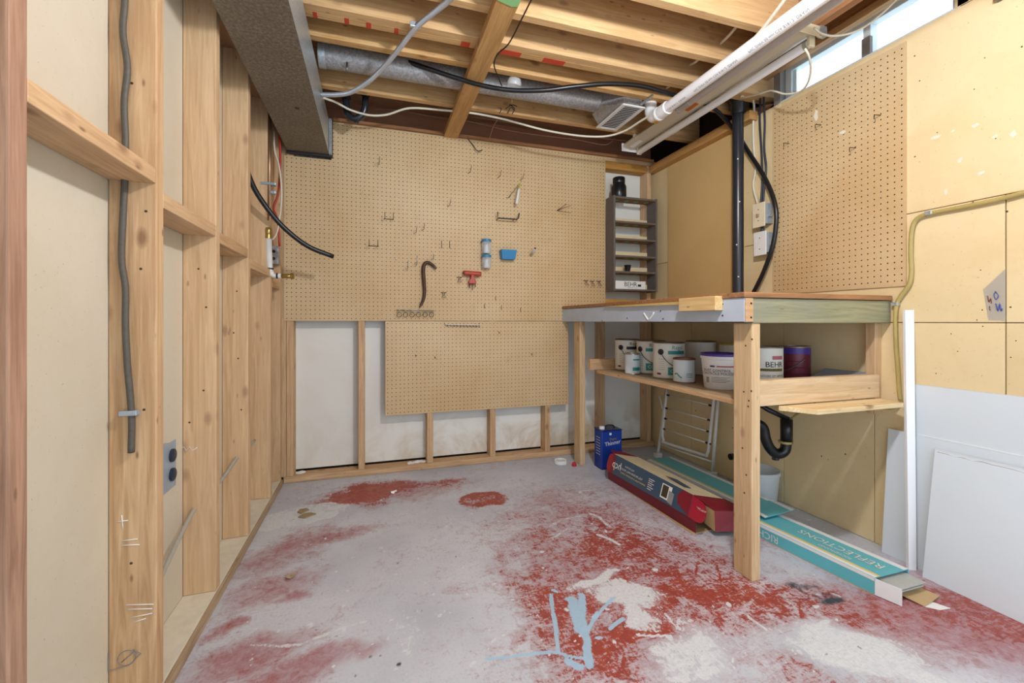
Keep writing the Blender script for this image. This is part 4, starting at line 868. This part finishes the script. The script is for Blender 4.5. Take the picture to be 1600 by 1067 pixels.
box('mount_block', 1.63, 1.72, 1.42, 1.46, 2.1525, 2.1795, M_CREAM, o, .001); box('mount_block', 1.63, 1.72, 2.47, 2.49, 2.1525, 2.1795, M_CREAM, o, .001)
tag(tube('white_cable', [D(1258, 76, 1.74), D(1264, 88, 1.76), D(1267, 108, 1.82), D(1262, 130, 1.90), D(1250, 143, 1.98), D(1228, 147, 2.06), D(1212, 143, 2.12), D(1202, 142, 2.17), D(1185, 147, 2.22), D(1165, 152, 2.30), D(1156, 153, 2.34)], .0042, M_WIREW, None, 8, 5), 'thin white cable looping from the light tube down to the black pipe top', 'cable')
tag(tube('white_cable', [D(1272, 44, 1.72), D(1285, 53, 1.74), D(1305, 56, 1.74), D(1335, 50, 1.73), D(1365, 32, 1.70), D(1395, 5, 1.65), D(1405, -10, 1.6)], .0042, M_WIREW, None, 8, 5), 'thin white cable from the fitting along the window head', 'cable')
tag(tube('white_cable', [D(1158, 151, 2.36), atX(1170, 152, 2.01), atX(1178, 162, 2.02), atX(1177, 200, 2.04), atX(1178, 235, 2.041), atX(1181, 262, 2.041), atX(1177, 290, 2.041), atX(1182, 312, 2.034), atX(1186, 324, 2.03)], .006, M_WIREW, None, 8, 5), 'white cable dropping beside the black pipe to the light switch', 'cable')
tag(tube('dark_cable', [atX(1188, 152, 2.035), atX(1187, 190, 2.037), atX(1190, 240, 2.037), atX(1191, 285, 2.037), atX(1188, 324, 2.03)], .0055, M_DKCAB, None, 8, 5), 'dark cable beside the white cable, left of two going to the switch', 'cable')
tag(tube('dark_cable', [atX(1193, 152, 2.025), atX(1195, 190, 2.026), atX(1194, 230, 2.026), atX(1197, 262, 2.026), atX(1194, 290, 2.026), atX(1192, 324, 2.03)], .0055, M_DKCAB, None, 8, 5), 'dark cable beside the pegboard edge, right of two going to the switch', 'cable')
# ------------------------------------------------------------------ black vent pipe, switch and socket on the right wall
o = tag(empty('vent_pipe', (1.975, 1.955, 1.06)), 'thick black vertical drain pipe rising from the workbench to the ceiling', 'pipe')
lathe('pipe', [(.0295, 0), (.0295, 1.12)], (1.968, 1.958, 1.0565), M_BLACK, o, (0, 0, 1), 24)
lathe('coupling', [(.034, 0), (.036, .004), (.036, .05), (.045, .075), (.047, .14)], (1.968, 1.958, 2.12), M_BLACK, o, (0, 0, 1), 24)
for a, zz in ((-2.3, 1.2), (-2.6, 1.38), (-2.1, 1.62), (-2.4, 1.86)): lathe('paint_fleck', [(.004, 0), (.002, .001)], (1.968 + .0295 * math.cos(a), 1.958 + .0295 * math.sin(a), zz), M_CHALK, o, (math.cos(a), math.sin(a), 0), 6)
def wallbox(name, label, cat, px0, px1, py0, py1, kind):
    a, b = atX(px0, py0, 2.005), atX(px1, py1, 2.005); o = tag(empty(name, (2.04, (a.y + b.y) / 2, b.z)), label, cat); ym, zm = (a.y + b.y) / 2, (a.z + b.z) / 2
    box('back_box', 2.008, 2.0495, b.y - .0, a.y - .012, b.z + .012, a.z - .010, M_OUTM, o, .002)
    box('cover_plate', 2.002, 2.0075, b.y + .01, a.y + .004, b.z, a.z, M_CREAM if kind == 's' else M_WHITE, o, .002)
    if kind == 's': box('toggle', 1.990, 2.0018, ym + .002, ym + .012, zm - .010, zm + .006, M_WIREB, o, .001)
    for dz in (-.03, .03): lathe('screw', [(.0032, 0), (.003, .001)], (2.0018, ym + .007, zm + dz), M_STEELD, o, (-1, 0, 0), 8)
    box('box_ear', 2.012, 2.03, b.y - .010, b.y - .0005, zm - .02, zm + .02, M_OUTM, o, .001)
wallbox('light_switch', 'cream light switch with brown toggle on the right wall', 'switch', 1177, 1198, 320, 352, 's')
wallbox('outlet_cover', 'blank white cover plate below the cream light switch', 'outlet', 1179, 1200, 364, 397, 'o')
tag(tube('dark_cable', [atX(1190, 351, 2.03), atX(1191, 358, 2.028), atX(1190, 366, 2.03)], .008, M_DKCAB, None, 8, 3), 'short dark cable joining the switch to the blank plate', 'cable')
# trap under the bench
o = tag(empty('bench_trap', (1.92, 1.7, .45)), 'black drain trap under the workbench behind the leg', 'trap')
T = lambda x, y, Z=2.10: D(x, y, Z)
tube('inlet_pipe', [T(1172, 622, 2.15), T(1200, 640, 2.12), T(1232, 655)], .012, M_HOSE, o, 10, 0)
tube('trap_arm', [T(1229, 655), T(1229, 692)], .027, M_HOSE, o, 14, 0); lathe('trap_nut', [(.030, 0), (.030, .010)], T(1227, 692), M_OLIVE, o, (0, 0, 1), 16)
tube('trap_bend', [T(1229, 688), T(1226, 704), T(1214, 709), T(1203, 700), T(1196, 685), T(1192, 668), T(1180, 660)], .024, M_HOSE, o, 14, 5); lathe('cleanout_plug', [(.016, 0), (.016, .016)], T(1212, 713), M_BLACK, o, (0, 0, -1), 8)
lathe('wall_stub', [(.018, 0), (.018, .03)], atX(1147, 713, 2.049), M_BLACK, o, (-1, 0, 0), 14)
# ------------------------------------------------------------------ olive tubing on the right wall
o = tag(empty('olive_tubing', (2.03, 1.2, .6)), 'yellowish olive plastic tube running along the right wall and down past the bench end', 'tube')
tube('tubing', [atX(x, y, 2.036) for x, y in ((1700, 274), (1640, 289), (1570, 309), (1510, 322), (1455, 333), (1434, 341), (1425, 358), (1423, 395), (1424, 425), (1420, 445), (1408, 462), (1401, 476), (1399, 500), (1400, 540), (1403, 580), (1405, 612), (1407, 625))], .0078, M_OLIVE, o, 10, 6)
for x, y in ((1452, 333), (1399, 475)): p = atX(x, y, 2.036); box('tube_clamp', 2.026, 2.049, p.y - .012, p.y + .012, p.z - .007, p.z + .007, M_GALVS, o, .002)
tag(tube('olive_tube_loop', [atX(1365, 633, 2.03), atX(1380, 637, 2.03), atX(1395, 637, 2.03), atX(1404, 630, 2.036)], .0075, M_OLIVE, None, 8, 4), 'short loop of olive tube under the pale ledge strip', 'tube')
tag(tube('olive_tube_loop', [T(1236, 655, 2.14), T(1248, 645, 2.1), T(1264, 636, 1.95), T(1275, 630, 1.9)], .006, M_OLIVE, None, 8, 4), 'olive tube from the drain trap up to the pale ledge strip', 'tube')
# plastic bag scrap with pen marks
q = [atX(x, y, 2.047) for x, y in ((1571, 420), (1536, 452), (1544, 500), (1571, 501))]
o = tag(prism('plastic_scrap', q, (.0015, 0, 0), M_FILM), 'grey clear plastic scrap with pen scribbles on the right wall', 'plastic scrap')
tube('red_pen', [atX(x, y, 2.0455) for x, y in ((1543, 462), (1545, 472), (1548, 466), (1549, 474))], .0011, M_MAROON, o, 5, 3); tube('red_pen', [atX(x, y, 2.0455) for x, y in ((1546, 478), (1547, 485))], .0011, M_MAROON, o, 5, 0)
tube('blue_pen', [atX(x, y, 2.0455) for x, y in ((1555, 455), (1560, 462), (1556, 468), (1553, 460), (1556, 456))], .0013, plain('blue_pen_ink', '4A5AA8', .5), o, 5, 3); tube('blue_pen', [atX(x, y, 2.0455) for x, y in ((1556, 474), (1559, 486), (1562, 474), (1564, 486), (1566, 482))], .0016, plain('blue_pen_ink2', '4A5AA8', .5), o, 5, 3)
# grey duct crossing at the top right corner
o = tag(box('ceiling_duct', 1.98, 2.048, .62, .905, 2.05, 2.175, M_GALV, None, .002), 'corner of a grey metal duct at the top right of the view', 'duct')
box('duct_flange', 1.98, 2.048, .9055, .917, 2.047, 2.06, M_GALVB, o, 0)
# insulation scraps in the joist pocket
for q, l in (((2.09, 2.30), 'left'), ((2.09, 1.99), 'right')):
    vs, fs = [], []; rr = random.Random(int(q[1] * 100)); n, m = 9, 6
    for i in range(n + 1):
        for j in range(m):
            a = 2 * math.pi * j / m; R = (.035 + rr.uniform(-.015, .02)) * math.sin(math.pi * (i + .3) / (n + .6)); vs.append((q[0] + math.cos(a) * R, q[1] + (i / n - .5) * .3, 2.142 + math.sin(a) * R * .9))
    for i in range(n):
        for j in range(m): a = i * m + j; b = i * m + (j + 1) % m; fs.append((a, b, b + m, a + m))
    fs += [tuple(range(m))[::-1], tuple(range(n * m, n * m + m))]
    tag(mk('insulation_scrap', vs, fs, M_INSUL, None, True), 'crumpled brownish insulation in the joist pocket, %s of the two' % l, 'insulation', 'insulation in the joist pocket')
# ------------------------------------------------------------------ white panels and strip leaning on the right wall
def lean(name, label, y0, y1, xb, xt, h, th, mat, z0=.0):
    base = [(xb, y0, z0), (xb, y1, z0), (xt, y1, h), (xt, y0, h)]
    o = tag(prism(name, base, (th, 0, 0), mat, None, .001), label, 'board', 'white panels leaning on the right wall'); prism('top_edge', [(xt - .0008, y0, h + .0002), (xt - .0008, y1, h + .0002), (xt + th, y1, h + .0002), (xt + th, y0, h + .0002)], (0, 0, .0012), M_EDGE, o); return o
lean('white_board', 'tallest white panel leaning at the back against the right wall', .35, 1.168, 2.022, 2.044, .70, .0035, M_BOARD)
lean('white_board', 'middle white panel of the leaning stack with chipped left edge', .30, 1.245, 1.995, 2.034, .505, .004, M_BOARD)
lean('white_board', 'front white panel of the leaning stack with torn top edge', .28, 1.078, 1.945, 2.016, .468, .004, M_BOARD2)
a = Vector((1.945 + .073 * .97 - .002, 1.075, .468 * .985))
tear = C.objects['white_board.002']
tube('torn_edge', [Vector((2.0165 - .001, 1.07 - i * .025, .460 + .006 * math.sin(i * 2.7) * random.random())) for i in range(28)], .0012, M_TILE, tear, 5, 0)
ws = tag(prism('white_strip', [(1.952, 1.124, 0.0), (1.972, 1.110, 0.0), (2.046, 1.160, .995), (2.024, 1.178, .995)], (.004, .012, 0), M_STRIP, None, .001), 'long narrow white strip leaning upright beside the olive tube', 'strip')
# ------------------------------------------------------------------ drying rack under the bench
o = tag(empty('drying_rack', (1.93, 2.35, 0)), 'white folding drying rack leaning on the wall under the workbench', 'drying rack')
LB, RB = atz(1028, 714, .0), atz(1113, 744, 0.); LT, RT = Vector((2.005, LB.y + .035, .50)), Vector((2.010, RB.y - .02, .51))
LB.x -= .0; lp = lambda A, B, t: A.lerp(B, t)
for A, B in ((LB, LT), (RB, RT)):
    tube('outer_leg', [A + Vector((0, 0, .02)), B], .0095, M_WHITE, o, 10, 0); box('foot', A.x - .03, A.x + .022, A.y - .02, A.y + .012, .0005, .03, M_WHITE, o, .003)
off = Vector((-.012, 0, 0)); IL0, IR0 = lp(LB, LT, .92) + off + Vector((0, -.018, 0)), lp(RB, RT, .95) + off + Vector((0, .02, 0)); IL1, IR1 = lp(LB, LT, .33) + off + Vector((0, -.03, 0)), lp(RB, RT, .30) + off + Vector((0, .035, 0)); BL, BR = lp(LB, LT, .23) + off + Vector((0, -.06, 0)), lp(RB, RT, .22) + off + Vector((0, .06, 0))
tube('inner_frame', [IL0, lp(IL0, IL1, .5), IL1, lp(IL1, BL, .55) + Vector((0, -.003, -.01)), BL, lp(BL, BR, .5), BR, lp(BR, IR1, .45) + Vector((0, .003, -.01)), IR1, lp(IR1, IR0, .5), IR0], .0095, M_WHITE, o, 10, 5)
tube('crossbar', [lp(LB, LT, .17), lp(RB, RT, .17)], .005, M_WHITE, o, 8, 0)
for t_ in (.86, .68, .54, .40):
    A, B = lp(LB, LT, t_) + off + Vector((0, -.024, 0)), lp(RB, RT, t_ - .02) + off + Vector((0, .026, 0))
    r_ = tube('rung', [A, B], .0042, M_WHITE, o, 8, 0)
    for P_, Q_ in ((A, B), (B, A)): dq = (Q_ - P_).normalized(); tube('rung_end', [P_ - dq * .004, P_ + dq * .03], .0068, M_INK, r_, 8, 0)
tube('hinge_arm', [lp(LB, LT, .72) + Vector((-.006, .03, .0)), lp(LB, LT, .80) + Vector((-.01, .055, .01)), lp(LB, LT, .66) + Vector((-.006, .01, 0))], .007, M_WHITE, o, 8, 4)
# ------------------------------------------------------------------ bucket, thinner tin, lids on the floor
X, Y = 1.942, 1.80; o = tag(empty('plastic_bucket', (X, Y, 0)), 'translucent white plastic bucket behind the flooring boxes', 'bucket')
lathe('bucket_wall', [(.085, .001), (.088, .006), (.102, .155), (.106, .157), (.106, .170), (.1, .172), (.099, .155), (.085, .008), (.0, .006)], (X, Y, 0), M_FROST, o, (0, 0, 1), 36)
e = tag(empty('thinner_tin', (1.44, 2.60, 0)), 'blue rectangular tin of paint thinner standing on the floor', 'tin')
tx, ty = 1.392, 2.475
box('tin_body', tx, tx + .148, ty, ty + .10, .003, .245, M_THIN, e, .006); box('tin_rim', tx - .002, tx + .150, ty - .002, ty + .102, .2455, .250, M_THIN2, e, .002); box('tin_rim', tx - .001, tx + .149, ty - .001, ty + .101, .0005, .004, M_THIN2, e, .001)
lathe('cap', [(.018, 0), (.018, .014), (.015, .018)], (tx + .026, ty + .045, .2505), M_WHITE, e, (0, 0, 1), 16); tube('handle', [Vector((tx + .05, ty + .05, .25)), Vector((tx + .06, ty + .05, .268)), Vector((tx + .11, ty + .05, .266)), Vector((tx + .12, ty + .05, .25))], .005, M_INK, e, 8, 4)
text('lettering', 'Paint', .026, (tx + .082, ty - .0008, .192), (1, 0, .1), (-.1, 0, 1), M_GOLD, e); text('lettering', 'Thinner', .036, (tx + .078, ty - .0008, .166), (1, 0, .12), (-.12, 0, 1), M_LABW, e)
box('label_mark', tx + .055, tx + .07, ty - .001, ty - .0002, .218, .232, M_LABW2, e, 0)
for k in range(7): box('print_line', tx - .001, tx - .0002, ty + .02, ty + .075, .09 + k * .018, .093 + k * .018, M_LABW2, e, 0)
p = atz(876, 724, 0); lathe_o = tag(empty('plastic_lid', (p.x, p.y, 0)), 'white round plastic lid lying on the floor by the bench leg', 'lid')
lathe('lid_rim', [(.042, 0), (.045, .004), (.044, .020), (.040, .024), (.036, .018), (.0, .016)], (p.x, p.y, .0005), M_WHITE, lathe_o, (0, 0, 1), 28); ring('lid_ridge', (p.x, p.y, .019), .026, .0025, M_WHITE, lathe_o, (0, 0, 1))
p = atz(897, 728, 0); tag(lathe('red_cap', [(.015, 0), (.017, .004), (.012, .022), (.005, .026)], (p.x, p.y, .0005), M_REDCAP, None, (0, 0, 1), 9), 'small red cap on the floor at the foot of the far bench leg', 'cap')
for x, y, sx, l in ((480, 806, .04, 'larger'), (474, 799, .026, 'smaller')):
    p = atz(x, y, 0); tag(prism('floor_chip', [(p.x - sx, p.y - .01, .0005), (p.x - .005, p.y - .03, .0005), (p.x + sx, p.y + .004, .0005), (p.x + .01, p.y + .026, .0005), (p.x - .02, p.y + .02, .0005)], (0, 0, .006), M_TILE, None, .001), 'tan chip on the grey floor patch near the corner, %s one' % l, 'chip', 'chips on the floor')
for x, y, m, l, s_ in ((614, 771, M_EDGE, 'white crumpled paper scrap on the red patch near the back wall', .02), (453, 903, M_TILE, 'curled tan leaf scrap on the floor near the left wall', .018)):
    p = atz(x, y, 0); vs = [(p.x + s_ * math.cos(k) * (1 + .4 * math.sin(3 * k)), p.y + s_ * .7 * math.sin(k), .003 + .006 * (1 + math.sin(2.3 * k))) for k in [i * .7 for i in range(9)]] + [(p.x, p.y, .014)]
    tag(mk('paper_scrap', vs, [(i, (i + 1) % 9, 9) for i in range(9)] + [tuple(range(8, -1, -1))], m), l, 'scrap')
# fallen plaster bits at the foot of the back wall
for i, (x, y) in enumerate(((645, 722), (652, 718), (657, 724), (640, 728), (662, 716), (470, 738))):
    p = atY(x, y, YB + .03 + .01 * (i % 3)); s_ = .014 + .006 * (i % 3)
    tag(prism('plaster_flake', [(p.x - s_, p.y - .01, .0385), (p.x, p.y - .018, .0385), (p.x + s_, p.y, .0385), (p.x + .004, p.y + .014, .0385)], (0, 0, .006 + .004 * (i % 2)), M_EDGE), 'broken white plaster flake lying on the back wall sill plate', 'flake', 'plaster flakes on the sill plate')
# ------------------------------------------------------------------ red and navy carton
o = tag(empty('mount_carton', (1.45, 1.95, 0)), 'open crimson and navy carton lying on the floor beside the bench leg', 'carton')
Y0, Y1 = 1.605, 2.33
prism('carton_side', [(1.352, Y1, .0), (1.372, Y0, .0), (1.372, Y0, .075), (1.352, Y1, .075)], (.003, 0, 0), M_BOXR, o)
prism('carton_base', [(1.356, Y0, .0005), (1.575, Y0, .0005), (1.575, Y1, .0005), (1.356, Y1, .0005)], (0, 0, .003), M_CARD, o)
prism('carton_back', [(1.572, Y0, .0), (1.572, Y1, .0), (1.572, Y1, .105), (1.572, Y0, .105)], (.003, 0, 0), M_BOXR, o)
prism('carton_end', [(1.356, Y1, .0), (1.575, Y1, .0), (1.575, Y1, .10), (1.40, Y1, .12)], (0, -.003, 0), M_BOXR, o)
# slanted front panel (navy) with lettering upside down
A, B, C2, D2 = Vector((1.400, 2.345, .140)), Vector((1.330, 2.270, .062)), Vector((1.345, 1.62, .076)), Vector((1.440, 1.700, .128))
def gridpanel(name, n, m, th, mat, par):
    vs = [lp(lp(A, D2, i / n), lp(B, C2, i / n), j / m) + off_ for off_ in (Vector((0, 0, 0)), th) for i in range(n + 1) for j in range(m + 1)]; K = (n + 1) * (m + 1); fs = []
    for i in range(n):
        for j in range(m):
            a_ = i * (m + 1) + j; fs += [(a_, a_ + 1, a_ + m + 2, a_ + m + 1), (K + a_, K + a_ + m + 1, K + a_ + m + 2, K + a_ + 1)]
    bd = [i * (m + 1) for i in range(n + 1)] + [n * (m + 1) + j for j in range(1, m + 1)] + [i * (m + 1) + m for i in range(n - 1, -1, -1)] + [j for j in range(m - 1, 0, -1)]
    fs += [(bd[k], bd[(k + 1) % len(bd)], K + bd[(k + 1) % len(bd)], K + bd[k]) for k in range(len(bd))]
    return mk(name, vs, fs, mat, par)
fr = gridpanel('front_panel', 20, 6, Vector((.0025, 0, .0015)), M_BOXN, o)
un = (D2 - A).normalized(); vn = ((B + C2) - (A + D2)).normalized(); vn = (vn - un * vn.dot(un)).normalized(); nrm = un.cross(vn); nrm = nrm if nrm.x < 0 else -nrm
def fpt(s, v): return lp(lp(A, D2, s), lp(B, C2, s), v) + nrm * .0012
def patch(name, pts, mat, par, lift=0.):
    n = len(pts); cs, cv_ = sum(q[0] for q in pts) / n, sum(q[1] for q in pts) / n; vs = [fpt(cs, cv_) + nrm * lift]; 
    for i in range(n):
        for k in range(6): a_, b_ = pts[i], pts[(i + 1) % n]; vs.append(fpt(a_[0] + (b_[0] - a_[0]) * k / 6, a_[1] + (b_[1] - a_[1]) * k / 6) + nrm * lift)
    N = 6 * n; return mk(name, vs, [(0, 1 + i, 1 + (i + 1) % N) for i in range(N)], mat, par)
patch('crimson_print', [(0, 0), (0, 1), (.035, 1), (.06, .6), (.045, 0)], M_BOXR, fr); patch('crimson_print', [(.90, 0), (.86, .35), (.88, .7), (1, 1), (1, 0)], M_BOXR, fr)
PL, PH = (D2 - A).length, (B - A).length * .8
def ftext(s_, size, s, v, mat):
    tv, tf = text_verts(s_, size); mk('lettering', [fpt(s - q[0] / PL, v - q[1] / PH) + nrm * .001 for q in tv], tf, mat, fr)
ftext('hcp', .062, .085, .5, M_LABW); ftext('FULL-MOTION', .013, .27, .34, M_LABW); ftext('FULL-MOTION WALL MOUNT', .015, .30, .54, M_LABW); ftext('SUPPORT MURAL À MOUVEMENT COMPLET', .0115, .33, .74, M_YEL)
for k in range(6): patch('print_line', [(.53, .28 + .1 * k), (.53, .31 + .1 * k), (.60 - .02 * (k % 2), .31 + .1 * k), (.60 - .02 * (k % 2), .28 + .1 * k)], M_LABW, fr)
patch('picture_frame', [(.69, .15), (.69, .85), (.80, .85), (.80, .15)], M_LABW, fr); patch('picture', [(.70, .2), (.70, .78), (.765, .78), (.765, .2)], plain('picture_brown', '3A3428', .4), fr, .0006); patch('picture_arm', [(.775, .35), (.775, .9), (.83, .95), (.83, .4)], M_GREYINK, fr, .0005)
# tuck tab of the front panel, rounded
tabp = [D2, lp(D2, C2, 1.0)]; ext = Vector((.012, -.085, -.012)); tab = [D2]
for k in range(9):
    a_ = math.pi * k / 8; tab.append(lp(D2, C2, .5 - .5 * math.cos(a_)) + ext * (.55 + .45 * math.sin(a_)))
tab.append(C2)
tb = prism('tuck_tab', tab, nrm * -.0025, plain('red_card', '9E1C32', .45), o)
text('lettering', 'FULL MOTION', .013, lp(D2, C2, .42) + ext * .5 + nrm * .0016, -un, -vn, M_LABW, tb)
tab2 = [A]
for k in range(7): a_ = math.pi * k / 6; tab2.append(lp(A, B, .5 - .5 * math.cos(a_)) + Vector((-.004, .045, -.006)) * (.4 + .6 * math.sin(a_)))
tab2.append(B); prism('tuck_tab', tab2, nrm * -.0025, plain('red_card2', '961C2C', .45), o)
# top panel with pale print, flap, near end wing
E1, E2 = Vector((1.560, 2.32, .112)), Vector((1.580, 1.66, .110))
tp_ = prism('top_panel', [A + Vector((.003, 0, .001)), D2 + Vector((.003, 0, .001)), E2, E1], (0, 0, -.0025), M_CREAMC, o)
prism('print_stripe', [lp(A, D2, .62) + Vector((.05, 0, .0)), lp(A, D2, .85) + Vector((.035, 0, .0)), lp(A, D2, .88) + Vector((.06, 0, -.004)), lp(A, D2, .7) + Vector((.075, 0, -.004))], (0, 0, .002), M_BOXN, tp_)
prism('end_flap', [A, Vector((1.41, 2.40, .150)), Vector((1.50, 2.39, .128)), Vector((1.56, 2.33, .113))], (0, 0, -.0025), M_BOXR, o)
G = [D2 + Vector((.004, 0, .002)), E2, Vector((1.605, 1.525, .105)), Vector((1.44, 1.565, .112))]
prism('near_wing', G, (0, 0, -.0025), M_BOXR, o)
prism('near_wing_face', [Vector((1.44, 1.563, .110)), Vector((1.605, 1.523, .103)), Vector((1.60, 1.505, .022)), Vector((1.432, 1.55, .026))], (.001, .0025, 0), M_BOXR, o)
prism('near_wing_side', [Vector((1.44, 1.565, .110)), Vector((1.432, 1.552, .026)), Vector((1.445, 1.66, .03)), Vector((1.45, 1.67, .11))], (.0025, 0, 0), M_CARD, o)
# ------------------------------------------------------------------ teal flooring cartons
def carton(name, label, x0, x1, y0, y1, h, skew=0.):
    o = tag(empty(name, ((x0 + x1) / 2, (y0 + y1) / 2, 0)), label, 'carton', 'teal flooring cartons')
    sx = lambda y, x: x + skew * (y - y0)
    def sl(n, xa, xb, za, zb_, m, ya=y0, yb=y1, e=0): 
        v = [(sx(y, x), y, z) for z in (za, zb_) for y, x in ((ya, xa), (ya, xb), (yb, xb), (yb, xa))]; return mk(n, v, BF, m, o, False, 0)
    sl('carton_top', x0, x1, h - .003, h, M_BOXT); sl('carton_base', x0, x1, .0, .003, M_CARD); sl('carton_side', x0, x0 + .003, .0032, h - .0032, M_BOXT); sl('carton_side', x1 - .003, x1, .0032, h - .0032, M_BOXT)
    w_ = x1 - x0
    sl('white_stripe', x0 + .0005, x0 + w_ * .10, h + .0001, h + .0008, M_BOXW); sl('yellow_stripe', x0 + w_ * .105, x0 + w_ * .17, h + .0001, h + .0008, M_YEL); sl('white_stripe', x1 - w_ * .14, x1 - .0005, h + .0001, h + .0008, M_BOXW)
    sl('white_stripe', x0 - .0008, x0 - .0001, h - .012, h - .001, M_BOXW)
    return o, sx
o, sx = carton('flooring_carton', 'teal flooring carton with white lettering and planks showing at its near end', 1.655, 1.83, 1.055, 1.62, .062, -.09)
dX = Vector((-.09, 1, 0)).normalized(); pX = Vector((1, .09, 0)).normalized()
text('lettering', 'REFLECTIONS', .052, (sx(1.235, 1.752), 1.235, .0632), dX, -pX, M_LABW, o, 1.0, .95); text('lettering', 'RICHMOND', .022, (sx(1.22, 1.708), 1.22, .0632), dX, -pX, M_LABW, o)
text('lettering', 'RICHMOND', .042, (sx(1.515, 1.655) - .0005, 1.515, .027), dX, (0, 0, -1), M_LABW, o)
for k, (dy, m, zz) in enumerate(((.055, M_PLANK, .042), (.045, M_DPLANK, .0355), (.05, M_PLANK, .029), (.03, M_DPLANK, .0225))):
    tag(box('flooring_plank', 1.690, 1.822, 1.055 - dy, 1.50, zz, zz + .006, m, None, .001), 'laminate plank inside the teal carton, %s in the stack' % ('top', 'second', 'third', 'bottom')[k], 'plank', 'planks in the teal carton')
fl = prism('end_flap', [(1.655, 1.054, .003), (1.655, 1.054, .060), (1.675, .985, .058), (1.675, .985, .002)], (.0025, 0, 0), M_BOXW, o); prism('end_flap', [(1.72, 1.054, .016), (1.822, 1.054, .016), (1.85, .975, .010), (1.745, .96, .004)], (0, 0, -.0025), M_CARD, o)
tag(prism('paper_scrap', [(1.745, .965, .0005), (1.80, .975, .0005), (1.82, .93, .0005), (1.775, .935, .0005)], (0, 0, .001), M_EDGE), 'white paper corner on the floor under the near carton flap', 'scrap')
o, sx = carton('flooring_carton', 'teal flooring carton at the back, its lid resting over the nearer carton', 1.655, 1.835, 1.625, 2.335, .086, -.03)
lf = prism('lid_flap', [(1.655, 1.624, .086), (1.845, 1.624, .086), (1.848, 1.515, .083), (1.658, 1.500, .078)], (0, 0, -.0025), M_BOXT, o)
prism('white_stripe', [(1.8455, 1.624, .0863), (1.82, 1.624, .0863), (1.823, 1.513, .0826), (1.8485, 1.515, .0833)], (0, 0, .0005), M_BOXW, lf)
prism('white_stripe', [(1.655, 1.624, .0863), (1.675, 1.624, .0863), (1.678, 1.5015, .079), (1.658, 1.500, .0783)], (0, 0, .0005), M_BOXW, lf)

# ------------------------------------------------------------------ small marks that belong to the walls
M_NAIL = plain('nail_hole', '4A3B28', .8); M_SPACK = plain('spackle', 'E8E1D0', .7)
rr = random.Random(11)
for i in range(46):
    y, z = rr.uniform(.66, 1.17), rr.uniform(.75, 2.05)
    if i % 3 == 0: y, z = rr.uniform(1.25, 2.6), rr.uniform(.2, .6)
    lathe('nail_hole', [(.0022 + .0025 * rr.random() ** 3, 0), (.001, .0006)], (2.0499, y, z), M_NAIL, wr, (-1, 0, 0), 6)
for px, py, a, l in ((1462, 214, .03, .010), (1500, 250, .02, .012), (1533, 270, .018, .01), (1555, 213, .016, .012), (1488, 205, .012, .008), (1524, 196, .02, .01), (1583, 209, .014, .016), (1478, 300, .008, .02)):
    p = atX(px, py, 2.0499); k = [(math.cos(t_ + px) * a * .6 * rr.uniform(.5, 1.1), math.sin(t_ + px) * l * .8 * rr.uniform(.4, 1.1)) for t_ in [i * .628 for i in range(10)]]
    prism('spackle_patch', [(2.0499, p.y + q[0], p.z + q[1]) for q in k], (-.0006, 0, 0), M_SPACK, wr)
for px, py, a, l in ((1275, 180, .012, .03), (1316, 207, .02, .008)):
    p = atX(px, py, 2.0428); k = [(math.cos(t_) * a * rr.uniform(.4, 1.1), math.sin(t_) * l * rr.uniform(.5, 1.1)) for t_ in [i * .628 for i in range(10)]]
    prism('spackle_patch', [(2.0428, p.y + q[0], p.z + q[1]) for q in k], (-.0006, 0, 0), M_SPACK, C.objects['pegboard.002'])
for pts in ([(190, 805), (192, 825)], [(184, 815), (200, 813)], [(190, 845), (215, 842)], [(190, 852), (218, 851)], [(197, 945), (240, 944)], [(199, 952), (238, 951)], [(205, 965), (238, 958)], [(210, 972), (228, 966)], [(282, 702), (287, 698), (291, 704), (296, 698), (301, 704), (308, 699)]):
    yy = 1.2792 if pts[0][0] < 260 else 1.7042
    tube('chalk_mark', [atY(x, y, yy) for x, y in pts], .0012, M_CHALK, wl, 4, 0)
for px, py in ((206, 130), (215, 250), (220, 420), (225, 640), (205, 880), (228, 330), (310, 420), (322, 480), (318, 610), (296, 660), (370, 455), (372, 560), (377, 640), (365, 520)):
    yy = 1.2796 if px < 260 else (1.7046 if px < 340 else 2.0996)
    lathe('nail_hole', [(.0035, 0), (.002, .0006)], atY(px, py, yy), M_NAIL, wl, (0, -1, 0), 6)
for px, py in ((1165, 540), (1162, 612), (1174, 611), (1170, 626), (1169, 635), (1175, 530), (1160, 700), (1166, 742), (1163, 770)):
    lathe('nail_hole', [(.004, 0), (.002, .0006)], atX(px, py, 1.3139), M_NAIL, wbn, (-1, 0, 0), 6)
